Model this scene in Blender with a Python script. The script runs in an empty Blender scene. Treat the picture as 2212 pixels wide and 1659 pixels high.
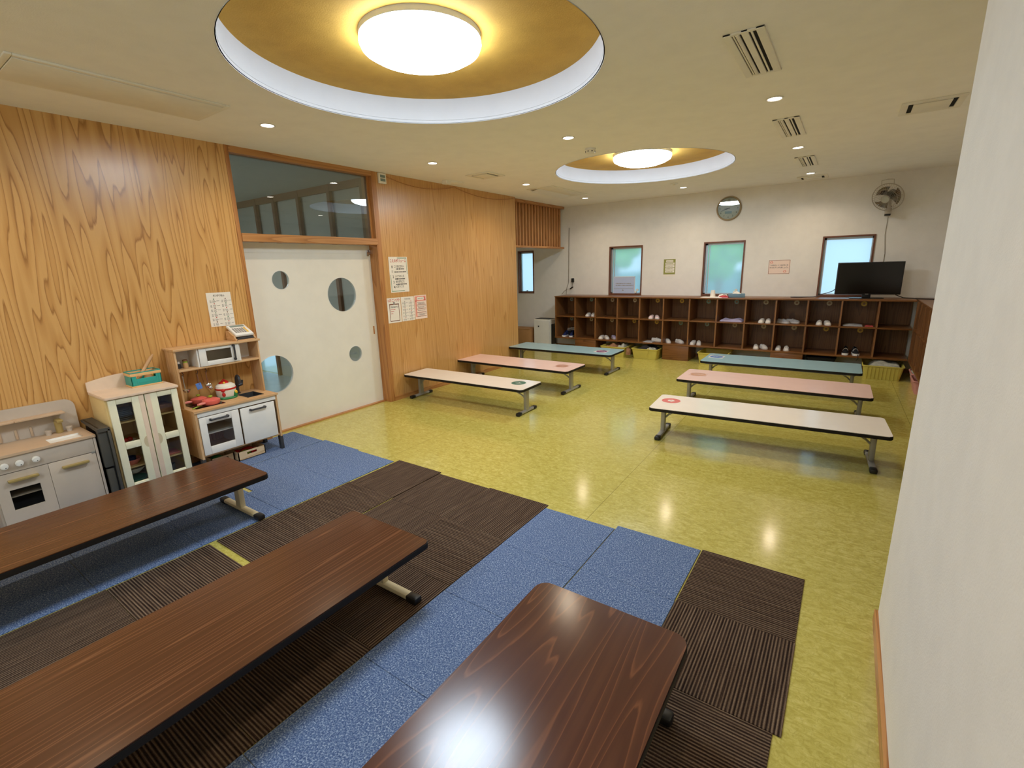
import bpy, bmesh, math, random
from mathutils import Vector, Matrix
D = bpy.data
SC = bpy.context.scene
COL = SC.collection
PI = math.pi
rnd = random.Random(7)

# ------------------------------------------------------------------ camera
cam = D.cameras.new('camera')
cam.sensor_width = 36.0
cam.lens = 1029.397 / 2212 * 36.0
cam.clip_start = 0.02
cam_ob = D.objects.new('camera', cam)
COL.objects.link(cam_ob)
_r = Vector((0.82135208, 0.56975487, -0.02757074))
_u = Vector((-0.11302351, 0.20992844, 0.97116206))
_f = Vector((-0.55911219, 0.79454983, -0.23682085))
_m = Matrix((_r, _u, -_f)).transposed().to_4x4()
_m.translation = (4.7129, 0.0, 1.645)
cam_ob.matrix_world = _m
SC.camera = cam_ob

# ------------------------------------------------------------------ world, exposure
SC.view_settings.view_transform = 'Standard'
SC.view_settings.look = 'None'
SC.view_settings.gamma = 1.0
SC.view_settings.use_curve_mapping = False
SC.view_settings.exposure = 0.60
SC.cycles.max_bounces = 8
SC.cycles.diffuse_bounces = 5
SC.cycles.glossy_bounces = 4
SC.cycles.transparent_max_bounces = 10
LAMP_L = 25.0        # radiance of the big round ceiling lamps
LAMP_C = (0.73, 0.86, 1.0)
DOWN_W = 4.0         # watts of each downlight
DOWN_C = (1.0, 0.80, 0.58)
SKY_L = 1.15
w = D.worlds.new('sky')
SC.world = w
w.use_nodes = True
w.node_tree.nodes['Background'].inputs[0].default_value = (0.58, 0.80, 1.0, 1)
w.node_tree.nodes['Background'].inputs[1].default_value = SKY_L


# ------------------------------------------------------------------ helpers
def lin(v):
    v /= 255.0
    return v / 12.92 if v <= 0.04045 else ((v + 0.055) / 1.055) ** 2.4


def S(r, g, b):
    return (lin(r), lin(g), lin(b), 1.0)


class G:
    """small node graph helper"""
    def __init__(s, name):
        s.m = D.materials.new(name)
        s.m.use_nodes = True
        s.t = s.m.node_tree
        s.b = s.t.nodes['Principled BSDF']
        s.out = s.t.nodes['Material Output']

    def n(s, typ, ins=None, **props):
        nd = s.t.nodes.new(typ)
        for k, v in props.items():
            setattr(nd, k, v)
        for k, v in (ins or {}).items():
            if isinstance(v, bpy.types.NodeSocket):
                s.t.links.new(v, nd.inputs[k])
            else:
                nd.inputs[k].default_value = v
        return nd

    def set(s, k, v):
        if isinstance(v, bpy.types.NodeSocket):
            s.t.links.new(v, s.b.inputs[k])
        else:
            s.b.inputs[k].default_value = v

    def math(s, op, a, b=0.0, c=0.0):
        nd = s.n('ShaderNodeMath', {0: a, 1: b, 2: c}, operation=op)
        return nd.outputs[0]

    def co(s, scale=(1, 1, 1), rot=(0, 0, 0), loc=(0, 0, 0), kind='Object'):
        tc = s.n('ShaderNodeTexCoord')
        mp = s.n('ShaderNodeMapping', {'Vector': tc.outputs[kind], 'Scale': scale, 'Rotation': rot, 'Location': loc})
        return mp.outputs[0]

    def noise(s, vec, scale, detail=3.0, rough=0.5, dist=0.0):
        return s.n('ShaderNodeTexNoise', {'Vector': vec, 'Scale': scale, 'Detail': detail, 'Roughness': rough, 'Distortion': dist}).outputs[0]

    def ramp(s, fac, stops):
        nd = s.n('ShaderNodeValToRGB', {0: fac})
        e = nd.color_ramp.elements
        while len(e) < len(stops):
            e.new(0.5)
        for q, (p, c) in zip(e, stops):
            q.position = p
            q.color = c if len(c) == 4 else (*c, 1)
        return nd.outputs[0]

    def mix(s, fac, a, b, mode='MIX'):
        nd = s.n('ShaderNodeMix', {0: fac}, data_type='RGBA', blend_type=mode)
        for i, v in ((6, a), (7, b)):
            if isinstance(v, bpy.types.NodeSocket):
                s.t.links.new(v, nd.inputs[i])
            else:
                nd.inputs[i].default_value = v
        return nd.outputs[2]

    def bump(s, h, strength=0.3, dist=0.01):
        nd = s.n('ShaderNodeBump', {'Height': h, 'Strength': strength, 'Distance': dist})
        s.t.links.new(nd.outputs[0], s.b.inputs['Normal'])


def pbr(name, col, rough=0.5, metal=0.0, spec=0.5, var=0.06, vscale=6.0, bump=0.0, bscale=200.0, coat=0.0):
    g = G(name)
    v = g.co()
    d = tuple(c * (1 - 2.2 * var) for c in col[:3]) + (1,)
    l = tuple(min(1, c * (1 + var)) for c in col[:3]) + (1,)
    g.set('Base Color', g.ramp(g.noise(v, vscale, 4, 0.6), [(0.3, d), (0.62, l)]))
    g.set('Roughness', rough)
    g.set('Metallic', metal)
    g.set('Specular IOR Level', spec)
    g.set('Coat Weight', coat)
    if bump:
        g.bump(g.noise(v, bscale, 2, 0.5), bump, 0.004)
    return g.m


def emit(name, col, strength):
    g = G(name)
    g.set('Base Color', (0.8, 0.8, 0.8, 1))
    g.set('Emission Color', (*col[:3], 1))
    g.set('Emission Strength', strength)
    return g.m


def veneer(name, light, dark, line, along=2, across=1, stretch=0.13, freq=1.0, rings=26.0, rough=0.35, contrast=1.0, spec=0.5, warp=1.0, bump=0.05, stops=(0.30, 0.80, 0.93)):
    """flat-sawn wood: contour lines of a stretched noise field make the arched grain"""
    g = G(name)
    sc = [1.0, 1.0, 1.0]
    sc[along] = stretch
    v = g.co(scale=tuple(c * freq for c in sc))
    nz = g.noise(v, 1.6, 0.5, 0.35, 0.2 * warp)
    fine = g.noise(g.co(scale=tuple(c * 70 if i != along else 1.0 for i, c in enumerate((1, 1, 1)))), 1.0, 3, 0.6)
    k = g.math('ADD', g.math('MULTIPLY', nz, rings), g.math('MULTIPLY', fine, 0.22))
    fr = g.math('FRACT', k)
    ringcol = g.ramp(fr, [(0.0, light), (stops[0], light), (stops[1], dark), (stops[2], line), (1.0, light)])
    broad = g.noise(g.co(scale=tuple(c * 3.2 if i != along else 0.2 for i, c in enumerate((1, 1, 1)))), 1.0, 2, 0.5)
    c2 = g.mix(g.math('MULTIPLY', broad, 0.55 * contrast), ringcol, dark)
    c3 = g.mix(g.math('MULTIPLY', fine, 0.35), c2, g.mix(0.5, light, line))
    g.set('Base Color', c3)
    g.set('Roughness', rough)
    g.set('Specular IOR Level', spec)
    if bump:
        g.bump(fine, bump, 0.002)
    return g.m


def clear_glass(name, tint=(1, 1, 1), refl=1.0):
    g = G(name)
    tr = g.n('ShaderNodeBsdfTransparent', {0: (*tint, 1)})
    gl = g.n('ShaderNodeBsdfGlossy', {'Roughness': 0.0, 'Color': (1, 1, 1, 1)})
    fr = g.n('ShaderNodeFresnel', {'IOR': 1.5})
    fac = g.math('MULTIPLY', fr.outputs[0], refl)
    mx = g.n('ShaderNodeMixShader', {0: fac, 1: tr.outputs[0], 2: gl.outputs[0]})
    g.t.links.new(mx.outputs[0], g.out.inputs[0])
    return g.m


class MB:
    def __init__(s):
        s.bm = bmesh.new()

    def _add(s, t, M=None):
        if M is not None:
            bmesh.ops.transform(t, matrix=M, verts=t.verts)
        me = D.meshes.new('tmp')
        t.to_mesh(me)
        t.free()
        s.bm.from_mesh(me)
        D.meshes.remove(me)
        return s

    def box(s, a, b, bev=0.0, seg=2, M=None):
        t = bmesh.new()
        bmesh.ops.create_cube(t, size=1)
        a, b = Vector(a), Vector(b)
        for v in t.verts:
            v.co = Vector((a[i] + (b[i] - a[i]) * (v.co[i] + 0.5) for i in range(3)))
        if bev:
            bmesh.ops.bevel(t, geom=t.edges[:], offset=bev, segments=seg, affect='EDGES', profile=0.5)
        bmesh.ops.recalc_face_normals(t, faces=t.faces)
        return s._add(t, M)

    def cyl(s, c, r, h, axis='z', n=24, r2=None, bev=0.0, M=None):
        t = bmesh.new()
        bmesh.ops.create_cone(t, cap_ends=True, cap_tris=False, segments=n, radius1=r, radius2=r if r2 is None else r2, depth=h)
        if bev:
            bmesh.ops.bevel(t, geom=[e for e in t.edges if len(e.link_faces) == 2 and any(len(f.verts) > 4 for f in e.link_faces)], offset=bev, segments=2, affect='EDGES')
        R = {'z': Matrix.Identity(4), 'x': Matrix.Rotation(PI / 2, 4, 'Y'), 'y': Matrix.Rotation(-PI / 2, 4, 'X')}[axis]
        bmesh.ops.transform(t, matrix=Matrix.Translation(c) @ R, verts=t.verts)
        return s._add(t, M)

    def lathe(s, prof, c=(0, 0, 0), n=32, sx=1.0, sy=1.0, M=None):
        t = bmesh.new()
        rows = []
        for r, z in prof:
            if r < 1e-6:
                rows.append([t.verts.new((c[0], c[1], c[2] + z))])
            else:
                rows.append([t.verts.new((c[0] + sx * r * math.cos(2 * PI * i / n), c[1] + sy * r * math.sin(2 * PI * i / n), c[2] + z)) for i in range(n)])
        for A, B in zip(rows, rows[1:]):
            for i in range(n):
                j = (i + 1) % n
                if len(A) == 1 and len(B) == 1:
                    continue
                if len(A) == 1:
                    t.faces.new((A[0], B[i], B[j]))
                elif len(B) == 1:
                    t.faces.new((A[i], A[j], B[0]))
                else:
                    t.faces.new((A[i], A[j], B[j], B[i]))
        bmesh.ops.recalc_face_normals(t, faces=t.faces)
        return s._add(t, M)

    def tube(s, pts, r, n=8, M=None, rad=None):
        t = bmesh.new()
        P = [Vector(p) for p in pts]
        rows = []
        prev = None
        for i, p in enumerate(P):
            d = (P[min(i + 1, len(P) - 1)] - P[max(i - 1, 0)]).normalized()
            if prev is None:
                a = d.orthogonal().normalized()
            else:
                a = (prev - d * prev.dot(d)).normalized()
            prev = a
            b = d.cross(a)
            rr = r if rad is None else rad[i]
            rows.append([t.verts.new(p + rr * (a * math.cos(2 * PI * k / n) + b * math.sin(2 * PI * k / n))) for k in range(n)])
        for A, B in zip(rows, rows[1:]):
            for k in range(n):
                t.faces.new((A[k], A[(k + 1) % n], B[(k + 1) % n], B[k]))
        t.faces.new(rows[0][::-1])
        t.faces.new(rows[-1])
        bmesh.ops.recalc_face_normals(t, faces=t.faces)
        return s._add(t, M)

    def prism(s, poly, lo, hi, plane='xy', bev=0.0, M=None):
        t = bmesh.new()
        def P(u, v, h):
            return {'xy': (u, v, h), 'xz': (u, h, v), 'yz': (h, u, v)}[plane]
        A = [t.verts.new(P(u, v, lo)) for u, v in poly]
        B = [t.verts.new(P(u, v, hi)) for u, v in poly]
        n = len(poly)
        for i in range(n):
            t.faces.new((A[i], A[(i + 1) % n], B[(i + 1) % n], B[i]))
        t.faces.new(A[::-1])
        t.faces.new(B)
        bmesh.ops.recalc_face_normals(t, faces=t.faces)
        if bev:
            bmesh.ops.bevel(t, geom=[e for e in t.edges if len(e.link_faces) == 2 and any(len(f.verts) == n and n > 4 for f in e.link_faces)], offset=bev, segments=2, affect='EDGES')
        return s._add(t, M)

    def ball(s, c, r, sc=(1, 1, 1), n=16, M=None):
        t = bmesh.new()
        bmesh.ops.create_uvsphere(t, u_segments=n, v_segments=max(6, n // 2), radius=r)
        for v in t.verts:
            v.co = Vector((c[i] + v.co[i] * sc[i] for i in range(3)))
        return s._add(t, M)

    def sheet(s, fn, nu, nv, thick=0.0):
        """grid surface fn(u,v)->xyz, u,v in 0..1"""
        t = bmesh.new()
        V = [[t.verts.new(fn(i / nu, j / nv)) for j in range(nv + 1)] for i in range(nu + 1)]
        for i in range(nu):
            for j in range(nv):
                t.faces.new((V[i][j], V[i + 1][j], V[i + 1][j + 1], V[i][j + 1]))
        if thick:
            bmesh.ops.recalc_face_normals(t, faces=t.faces)
            bmesh.ops.solidify(t, geom=t.faces[:], thickness=thick)
        return s._add(t)


def rrect(x0, y0, x1, y1, r, n=5):
    out = []
    for cx, cy, a in ((x1 - r, y1 - r, 0), (x0 + r, y1 - r, 1), (x0 + r, y0 + r, 2), (x1 - r, y0 + r, 3)):
        for k in range(n + 1):
            t = (a + k / n) * PI / 2
            out.append((cx + r * math.cos(t), cy + r * math.sin(t)))
    return out


def root_of(o):
    while o.parent:
        o = o.parent
    return o


def obj(name, mb, mat, parent=None, smooth=True, label=None):
    me = D.meshes.new(name)
    mb.bm.to_mesh(me)
    mb.bm.free()
    o = D.objects.new(name, me)
    COL.objects.link(o)
    if parent is not None:
        me.transform(Matrix.Translation(-root_of(parent).location))
        o.parent = parent
    if mat is not None:
        me.materials.append(mat)
    if smooth:
        for p in me.polygons:
            p.use_smooth = True
        me.set_sharp_from_angle(angle=math.radians(35))
    if label:
        o['label'] = label
    return o


def tag(o, label, cat, group=None):
    o['label'] = label
    o['category'] = cat
    if group:
        o['group'] = group
    return o


def thing(name, label, cat, loc=(0, 0, 0), group=None):
    o = D.objects.new(name, None)
    o.empty_display_size = 0.1
    COL.objects.link(o)
    o.location = loc
    return tag(o, label, cat, group)


def struct(name, mb, mat, parent=None, smooth=False):
    o = obj(name, mb, mat, parent, smooth)
    if parent is None:
        o['kind'] = 'structure'
    return o


def dup(root, loc, rotz=0.0, label=None, mats=None):
    r = root.copy()
    COL.objects.link(r)
    r.location = loc
    r.rotation_euler = (0, 0, rotz)
    if label:
        r['label'] = label
    def rec(src, dst):
        for ch in list(src.children):
            c = ch.copy()
            COL.objects.link(c)
            c.parent = dst
            if mats and ch.data and ch.data.materials and ch.data.materials[0].name in mats:
                c.data = ch.data.copy()
                c.data.materials[0] = mats[ch.data.materials[0].name]
            rec(ch, c)
    rec(root, r)
    return r


class Plane:
    """flat basis for print: o origin, r right, u up"""
    def __init__(s, o, r, u):
        s.o, s.r, s.u = Vector(o), Vector(r).normalized(), Vector(u).normalized()
        s.n = s.r.cross(s.u)

    def p(s, u, v, h=0.0):
        return s.o + s.r * u + s.u * v + s.n * h

    def rect(s, mb, u0, v0, u1, v1, h0, h1):
        vs = [s.p(u, v, h) for h in (h0, h1) for u, v in ((u0, v0), (u1, v0), (u1, v1), (u0, v1))]
        t = bmesh.new()
        V = [t.verts.new(q) for q in vs]
        for f in ((3, 2, 1, 0), (4, 5, 6, 7), (0, 1, 5, 4), (1, 2, 6, 5), (2, 3, 7, 6), (3, 0, 4, 7)):
            t.faces.new([V[i] for i in f])
        return mb._add(t)

    def poly(s, mb, pts, h0, h1):
        t = bmesh.new()
        A = [t.verts.new(s.p(u, v, h0)) for u, v in pts]
        B = [t.verts.new(s.p(u, v, h1)) for u, v in pts]
        n = len(pts)
        for i in range(n):
            t.faces.new((A[i], A[(i + 1) % n], B[(i + 1) % n], B[i]))
        t.faces.new(A[::-1])
        t.faces.new(B)
        bmesh.ops.recalc_face_normals(t, faces=t.faces)
        return mb._add(t)

    def disc(s, mb, u, v, r, h0, h1, n=32, ry=None):
        return s.poly(mb, [(u + r * math.cos(2 * PI * k / n), v + (ry or r) * math.sin(2 * PI * k / n)) for k in range(n)], h0, h1)

    def dashes(s, mb, u0, v, u1, size, h=0.0012, seed=0):
        """a line of print too small to read: short strokes of letter size"""
        r = random.Random(seed + int(u0 * 1e4) + int(v * 1e4))
        u = u0
        while u < u1 - size * 0.3:
            wd = min(size * r.uniform(0.45, 0.9), u1 - u)
            hh = size * r.uniform(0.25, 0.5)
            s.rect(mb, u, v - hh, u + wd, v + hh, h - 0.0004, h)
            u += wd + size * r.uniform(0.12, 0.35)

    def text(s, body, u, v, size, width=None, align='LEFT', h=0.0014):
        c = D.curves.new('print', 'FONT')
        c.body = body
        c.size = size
        c.resolution_u = 2
        c.offset = size * 0.012
        o = D.objects.new('print', c)
        COL.objects.link(o)
        me = D.meshes.new_from_object(o.evaluated_get(bpy.context.evaluated_depsgraph_get()))
        D.objects.remove(o)
        D.curves.remove(c)
        mb = MB()
        mb.bm.from_mesh(me)
        D.meshes.remove(me)
        xs = [q.co.x for q in mb.bm.verts]
        x0, x1 = min(xs), max(xs)
        k = (width / (x1 - x0)) if width else 1.0
        sh = {'LEFT': x0, 'CENTER': (x0 + x1) / 2, 'RIGHT': x1}[align]
        for q in mb.bm.verts:
            q.co = s.p(u + (q.co.x - sh) * k, v + q.co.y, h)
        return mb


def join(mbs):
    a = MB()
    for m in mbs:
        me = D.meshes.new('tmp')
        m.bm.to_mesh(me)
        m.bm.free()
        a.bm.from_mesh(me)
        D.meshes.remove(me)
    return a


# ------------------------------------------------------------------ materials
M_wall = pbr('white_wallpaper', S(238, 234, 226), 0.75, bump=0.25, bscale=160, var=0.015, spec=0.25)
M_ceil = pbr('ceiling_wallpaper', S(248, 245, 238), 0.85, bump=0.2, bscale=140, var=0.012, spec=0.2)
M_band = pbr('white_band', S(204, 204, 206), 0.6, var=0.01)
M_ochre = pbr('ochre_wallpaper', S(204, 160, 74), 0.8, bump=0.25, bscale=120, var=0.04, spec=0.25)
M_wood = veneer('hinoki_veneer', S(220, 172, 106), S(202, 150, 84), S(150, 98, 42), along=2, stretch=0.075, freq=6.5, rings=9.0, rough=0.28, contrast=0.35, warp=0.6, stops=(0.35, 0.82, 0.93))
M_wood2 = veneer('straight_veneer', S(214, 166, 104), S(200, 148, 84), S(172, 120, 62), along=2, stretch=0.025, freq=9.0, rings=9, rough=0.3, contrast=0.6)
M_trim = veneer('trim_wood', S(196, 140, 82), S(172, 112, 56), S(140, 86, 40), along=2, stretch=0.05, freq=4, rings=16, rough=0.4)
M_trimy = veneer('trim_wood_rail', S(200, 146, 88), S(176, 118, 62), S(140, 88, 44), along=1, stretch=0.05, freq=4, rings=16, rough=0.4)
M_slat = veneer('slat_wood', S(204, 150, 96), S(182, 124, 70), S(150, 98, 50), along=2, stretch=0.05, freq=4, rings=14, rough=0.5)
M_shelf = veneer('shelf_wood', S(140, 92, 48), S(116, 72, 34), S(88, 52, 22), along=0, stretch=0.05, freq=5, rings=12, rough=0.35)
M_shelfv = veneer('shelf_wood_upright', S(150, 102, 58), S(124, 80, 42), S(94, 58, 28), along=2, stretch=0.05, freq=5, rings=12, rough=0.4)
M_rose = veneer('rosewood_laminate', S(76, 46, 28), S(88, 54, 34), S(124, 82, 54), along=1, stretch=0.012, freq=8.0, rings=13, rough=0.2, contrast=0.3, bump=0, stops=(0.45, 0.8, 0.92), warp=0.5)
M_rose2 = veneer('rosewood_laminate_wavy', S(70, 38, 29), S(82, 48, 34), S(116, 72, 48), along=1, stretch=0.07, freq=5.5, rings=13, rough=0.19, contrast=0.3, bump=0, stops=(0.4, 0.8, 0.93), warp=0.8)
M_birch = veneer('birch_ply', S(222, 184, 138), S(206, 164, 116), S(184, 138, 90), along=1, stretch=0.05, freq=5, rings=10, rough=0.5)
M_birchv = veneer('birch_ply_upright', S(220, 182, 136), S(204, 162, 114), S(184, 138, 90), along=2, stretch=0.05, freq=5, rings=10, rough=0.5)
M_pine = veneer('pale_pine', S(232, 204, 164), S(216, 184, 140), S(190, 150, 104), along=1, stretch=0.05, freq=5, rings=10, rough=0.6)
M_brownframe = pbr('brown_window_frame', S(112, 66, 42), 0.45, var=0.08)
M_sash = pbr('silver_sash', S(200, 208, 214), 0.35, metal=0.4, var=0.02)
M_white = pbr('white_paint', S(236, 234, 228), 0.4, var=0.015)
M_door = pbr('cream_door_board', S(238, 234, 222), 0.35, var=0.012)
M_ivory = pbr('ivory_plastic', S(238, 233, 218), 0.45, var=0.02)
M_grille = pbr('ivory_grille', S(236, 231, 216), 0.55, var=0.02)
M_black = pbr('black_plastic', S(22, 21, 20), 0.4, var=0.1)
M_dark = pbr('void_shade', S(14, 13, 12), 0.9, var=0.1)  # near-black colour stands in for shade inside vents and slots
M_blackedge = pbr('black_edge_band', S(22, 18, 16), 0.6, var=0.1, spec=0.3)
M_steel = pbr('grey_steel', S(172, 170, 162), 0.35, metal=0.3, var=0.03)
M_cream = pbr('cream_steel', S(216, 202, 164), 0.35, var=0.03)
M_chrome = pbr('chrome', S(210, 210, 212), 0.15, metal=1.0, var=0.02)
M_paper = pbr('white_paper', S(240, 232, 218), 0.7, var=0.01)
M_ink = pbr('black_ink', S(50, 46, 44), 0.8, var=0.02)
M_inkg = pbr('grey_ink', S(150, 144, 136), 0.8, var=0.02)
M_inkr = pbr('red_ink', S(206, 84, 78), 0.8, var=0.02)
M_inkp = pbr('pink_ink', S(232, 150, 130), 0.8, var=0.02)
M_inkgr = pbr('green_ink', S(108, 148, 116), 0.8, var=0.02)
M_olive = pbr('olive_green_print', S(146, 148, 76), 0.8, var=0.03)
M_pinkpaper = pbr('pink_paper', S(244, 220, 204), 0.7, var=0.01)
M_brown_ink = pbr('brown_ink', S(128, 84, 62), 0.8, var=0.02)
M_smoke = clear_glass('clear_glass', (0.86, 0.9, 0.9), 1.0)
M_tinted = clear_glass('smoked_glass', (0.72, 0.77, 0.78), 1.4)
M_film = clear_glass('clear_plastic_pane', (0.94, 0.94, 0.92), 0.6)
M_red = pbr('red_plastic', S(190, 30, 26), 0.3, var=0.05)
M_green = pbr('green_plastic', S(40, 130, 70), 0.35, var=0.05)
M_yellow = pbr('yellow_plastic', S(236, 190, 44), 0.35, var=0.04)
M_lime = pbr('lime_plastic', S(160, 190, 60), 0.35, var=0.05)
M_coral = pbr('coral_plastic', S(228, 108, 96), 0.3, var=0.03)
M_pinkp = pbr('pink_plastic', S(232, 140, 130), 0.35, var=0.03)
M_teal = pbr('teal_plastic', S(44, 158, 146), 0.4, var=0.04)
M_tan = pbr('tan_plastic', S(228, 182, 124), 0.5, var=0.04)
M_stick = pbr('pale_wooden_stick', S(206, 164, 120), 0.5, var=0.06)
M_greyk = pbr('greige_paint', S(196, 182, 166), 0.5, var=0.02)
M_greytop = pbr('greige_worktop', S(200, 172, 142), 0.5, var=0.03)
M_gold = pbr('dull_gold', S(176, 154, 96), 0.4, metal=0.3, var=0.04)
M_cupb = pbr('cream_cupboard_side', S(232, 206, 146), 0.5, var=0.03)
M_cupdoor = pbr('pale_cream_door', S(238, 234, 204), 0.4, var=0.02)
M_cuppink = pbr('pale_pink_wood', S(232, 208, 184), 0.5, var=0.03)
M_charc = pbr('charcoal_metal', S(58, 58, 60), 0.4, var=0.05)
M_grayblk = pbr('dark_grey_plastic', S(74, 72, 66), 0.5, var=0.06)
M_blue = pbr('blue_plastic', S(96, 140, 214), 0.35, var=0.05)
M_navy = pbr('navy_fabric', S(30, 44, 96), 0.8, var=0.12, vscale=40)
M_shoe = pbr('white_canvas', S(226, 218, 208), 0.75, var=0.06, vscale=30)
M_shoein = pbr('shoe_lining', S(150, 140, 130), 0.9, var=0.08)
M_shoegrey = pbr('grey_mesh', S(176, 172, 170), 0.8, var=0.08, vscale=40)
M_shoepink = pbr('pale_pink_canvas', S(232, 204, 198), 0.75, var=0.05)
M_lav = pbr('lavender_fabric', S(196, 182, 208), 0.8, var=0.06)
M_blackfab = pbr('black_fabric', S(24, 24, 28), 0.85, var=0.15, vscale=30)
M_bin = pbr('yellow_green_bin', S(206, 192, 92), 0.45, var=0.03)
M_pinkbin = pbr('pink_bin', S(216, 150, 140), 0.5, var=0.03)
M_greycloth = pbr('pale_grey_cloth', S(172, 172, 158), 0.9, var=0.14, vscale=14, bump=0.3, bscale=60)
M_browncloth = pbr('brown_cloth', S(150, 108, 76), 0.9, var=0.14, vscale=20)
M_card = pbr('brown_cardboard', S(176, 132, 84), 0.8, var=0.04)
M_tissueb = pbr('blue_grey_card', S(112, 142, 158), 0.6, var=0.05)
M_screen = pbr('black_screen', S(8, 9, 8), 0.12, var=0.02)
M_lcd = pbr('lcd_grey', S(130, 146, 138), 0.3, var=0.03)
M_clockface = pbr('cream_clock_face', S(226, 216, 196), 0.5, var=0.01)
M_clockrim = pbr('champagne_rim', S(168, 150, 118), 0.35, metal=0.5, var=0.03)
M_fan = pbr('grey_fan_plastic', S(176, 166, 150), 0.5, var=0.03)
M_fanblade = clear_glass('smoky_clear_blade', (0.5, 0.46, 0.42), 1.0)
M_wire = pbr('grey_wire', S(120, 108, 90), 0.5, var=0.03)
M_lampglow = emit('lamp_diffuser_glow', LAMP_C, LAMP_L)
M_downglow = emit('downlight_glow', (1.0, 0.86, 0.74), 9.0)
M_lampbase = pbr('lamp_base_white', S(206, 212, 222), 0.5, var=0.01)


def mat_floor():
    g = G('marbled_linoleum')
    v = g.co(scale=(1, 1.0, 1))
    big = g.noise(v, 1.1, 3, 0.6)
    mid = g.noise(g.co(scale=(1.0, 2.2, 1)), 15, 6, 0.72, 1.3)
    mid2 = g.noise(g.co(scale=(1.7, 1.0, 1), loc=(4, 1, 0)), 26, 5, 0.7, 1.6)
    c = g.ramp(mid, [(0.30, S(164, 152, 68)), (0.47, S(190, 178, 90)), (0.60, S(206, 195, 110)), (0.74, S(220, 211, 138))])
    c = g.mix(g.ramp(mid2, [(0.5, (0, 0, 0)), (0.66, (0.7, 0.7, 0.7))]), c, S(168, 156, 72))
    c = g.mix(g.ramp(big, [(0.35, (0, 0, 0)), (0.7, (0.35, 0.35, 0.35))]), c, S(176, 166, 80))
    sep = g.n('ShaderNodeSeparateXYZ', {0: g.co()})
    x = g.math('ADD', sep.outputs[0], -3.445)
    x = g.math('ADD', x, g.math('MULTIPLY', g.math('ADD', sep.outputs[1], -2.6), 0.022))
    d = g.math('ABSOLUTE', g.math('SUBTRACT', g.math('MODULO', g.math('ADD', x, 21.0), 2.0), 1.0))
    seam = g.math('LESS_THAN', d, 0.0022)
    c = g.mix(g.math('MULTIPLY', seam, 0.6), c, S(96, 92, 20))
    g.set('Base Color', c)
    g.set('Roughness', g.math('MULTIPLY_ADD', mid, 0.10, 0.10))
    g.set('Specular IOR Level', 0.8)
    g.bump(g.noise(v, 9, 3, 0.5), 0.02, 0.01)
    return g.m


def mat_blue_carpet():
    g = G('blue_speckled_carpet')
    a = g.noise(g.co(), 150, 2, 0.7)
    b = g.noise(g.co(scale=(1.0, 1.6, 1.0)), 75, 3, 0.7)
    c = g.ramp(a, [(0.32, S(54, 72, 112)), (0.5, S(98, 120, 158)), (0.66, S(176, 190, 212))])
    c = g.mix(g.ramp(b, [(0.4, (0, 0, 0)), (0.62, (0.55, 0.55, 0.55))]), c, S(74, 94, 136))
    g.set('Base Color', c)
    g.set('Roughness', 1.0)
    g.set('Specular IOR Level', 0.1)
    g.bump(a, 0.6, 0.006)
    return g.m


def mat_brown_carpet(name, axis):
    g = G(name)
    sep = g.n('ShaderNodeSeparateXYZ', {0: g.co()})
    k = sep.outputs[1 - axis]
    sc = (3, 90, 3) if axis == 0 else (90, 3, 3)
    nn = g.noise(g.co(scale=sc), 1.0, 3, 0.7)
    sp = g.noise(g.co(), 170, 2, 0.6)
    wave = g.math('SINE', g.math('ADD', g.math('MULTIPLY', k, 2 * PI * 74), g.math('MULTIPLY', nn, 3.0)))
    f = g.math('ADD', g.math('MULTIPLY', wave, 0.24), g.math('ADD', g.math('MULTIPLY', nn, 0.55), g.math('MULTIPLY', sp, 0.30)))
    c = g.ramp(f, [(0.16, S(34, 24, 20)), (0.42, S(74, 58, 48)), (0.58, S(102, 84, 68)), (0.8, S(138, 118, 98))])
    g.set('Base Color', c)
    g.set('Roughness', 1.0)
    g.set('Specular IOR Level', 0.1)
    g.bump(f, 0.7, 0.006)
    return g.m


def mat_frost():
    g = G('frosted_glass')
    tl = g.n('ShaderNodeBsdfTranslucent', {0: (0.80, 0.90, 0.92, 1)})
    rf = g.n('ShaderNodeBsdfRefraction', {'Roughness': 0.42, 'IOR': 1.08, 'Color': (0.93, 0.98, 1, 1)})
    gl = g.n('ShaderNodeBsdfGlossy', {'Roughness': 0.15})
    nz = g.noise(g.co(scale=(1, 1, 0.5)), 60, 3, 0.6)
    bp = g.n('ShaderNodeBump', {'Height': nz, 'Strength': 0.25, 'Distance': 0.004})
    g.t.links.new(bp.outputs[0], rf.inputs['Normal'])
    m1 = g.n('ShaderNodeMixShader', {0: 0.62, 1: tl.outputs[0], 2: rf.outputs[0]})
    m2 = g.n('ShaderNodeMixShader', {0: 0.04, 1: m1.outputs[0], 2: gl.outputs[0]})
    g.t.links.new(m2.outputs[0], g.out.inputs[0])
    return g.m


M_floor = mat_floor()
M_bluec = mat_blue_carpet()
M_brownx = mat_brown_carpet('brown_ribbed_carpet_across', 0)
M_browny = mat_brown_carpet('brown_ribbed_carpet_along', 1)
M_frost = mat_frost()
M_laminate_w = pbr('white_laminate', S(236, 226, 212), 0.2, var=0.01)
M_laminate_p = pbr('pink_laminate', S(236, 200, 186), 0.2, var=0.012)
M_laminate_b = pbr('aqua_laminate', S(160, 192, 198), 0.2, var=0.012)

# ================================================================== STRUCTURE
H = 2.78
YF = 8.83
XL, XR = -1.95, 5.97
YB = -2.6
struct('floor', MB().box((-3.95, YB - 0.15, -0.1), (XR + 0.15, YF + 0.15, 0.0)), M_floor)


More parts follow.
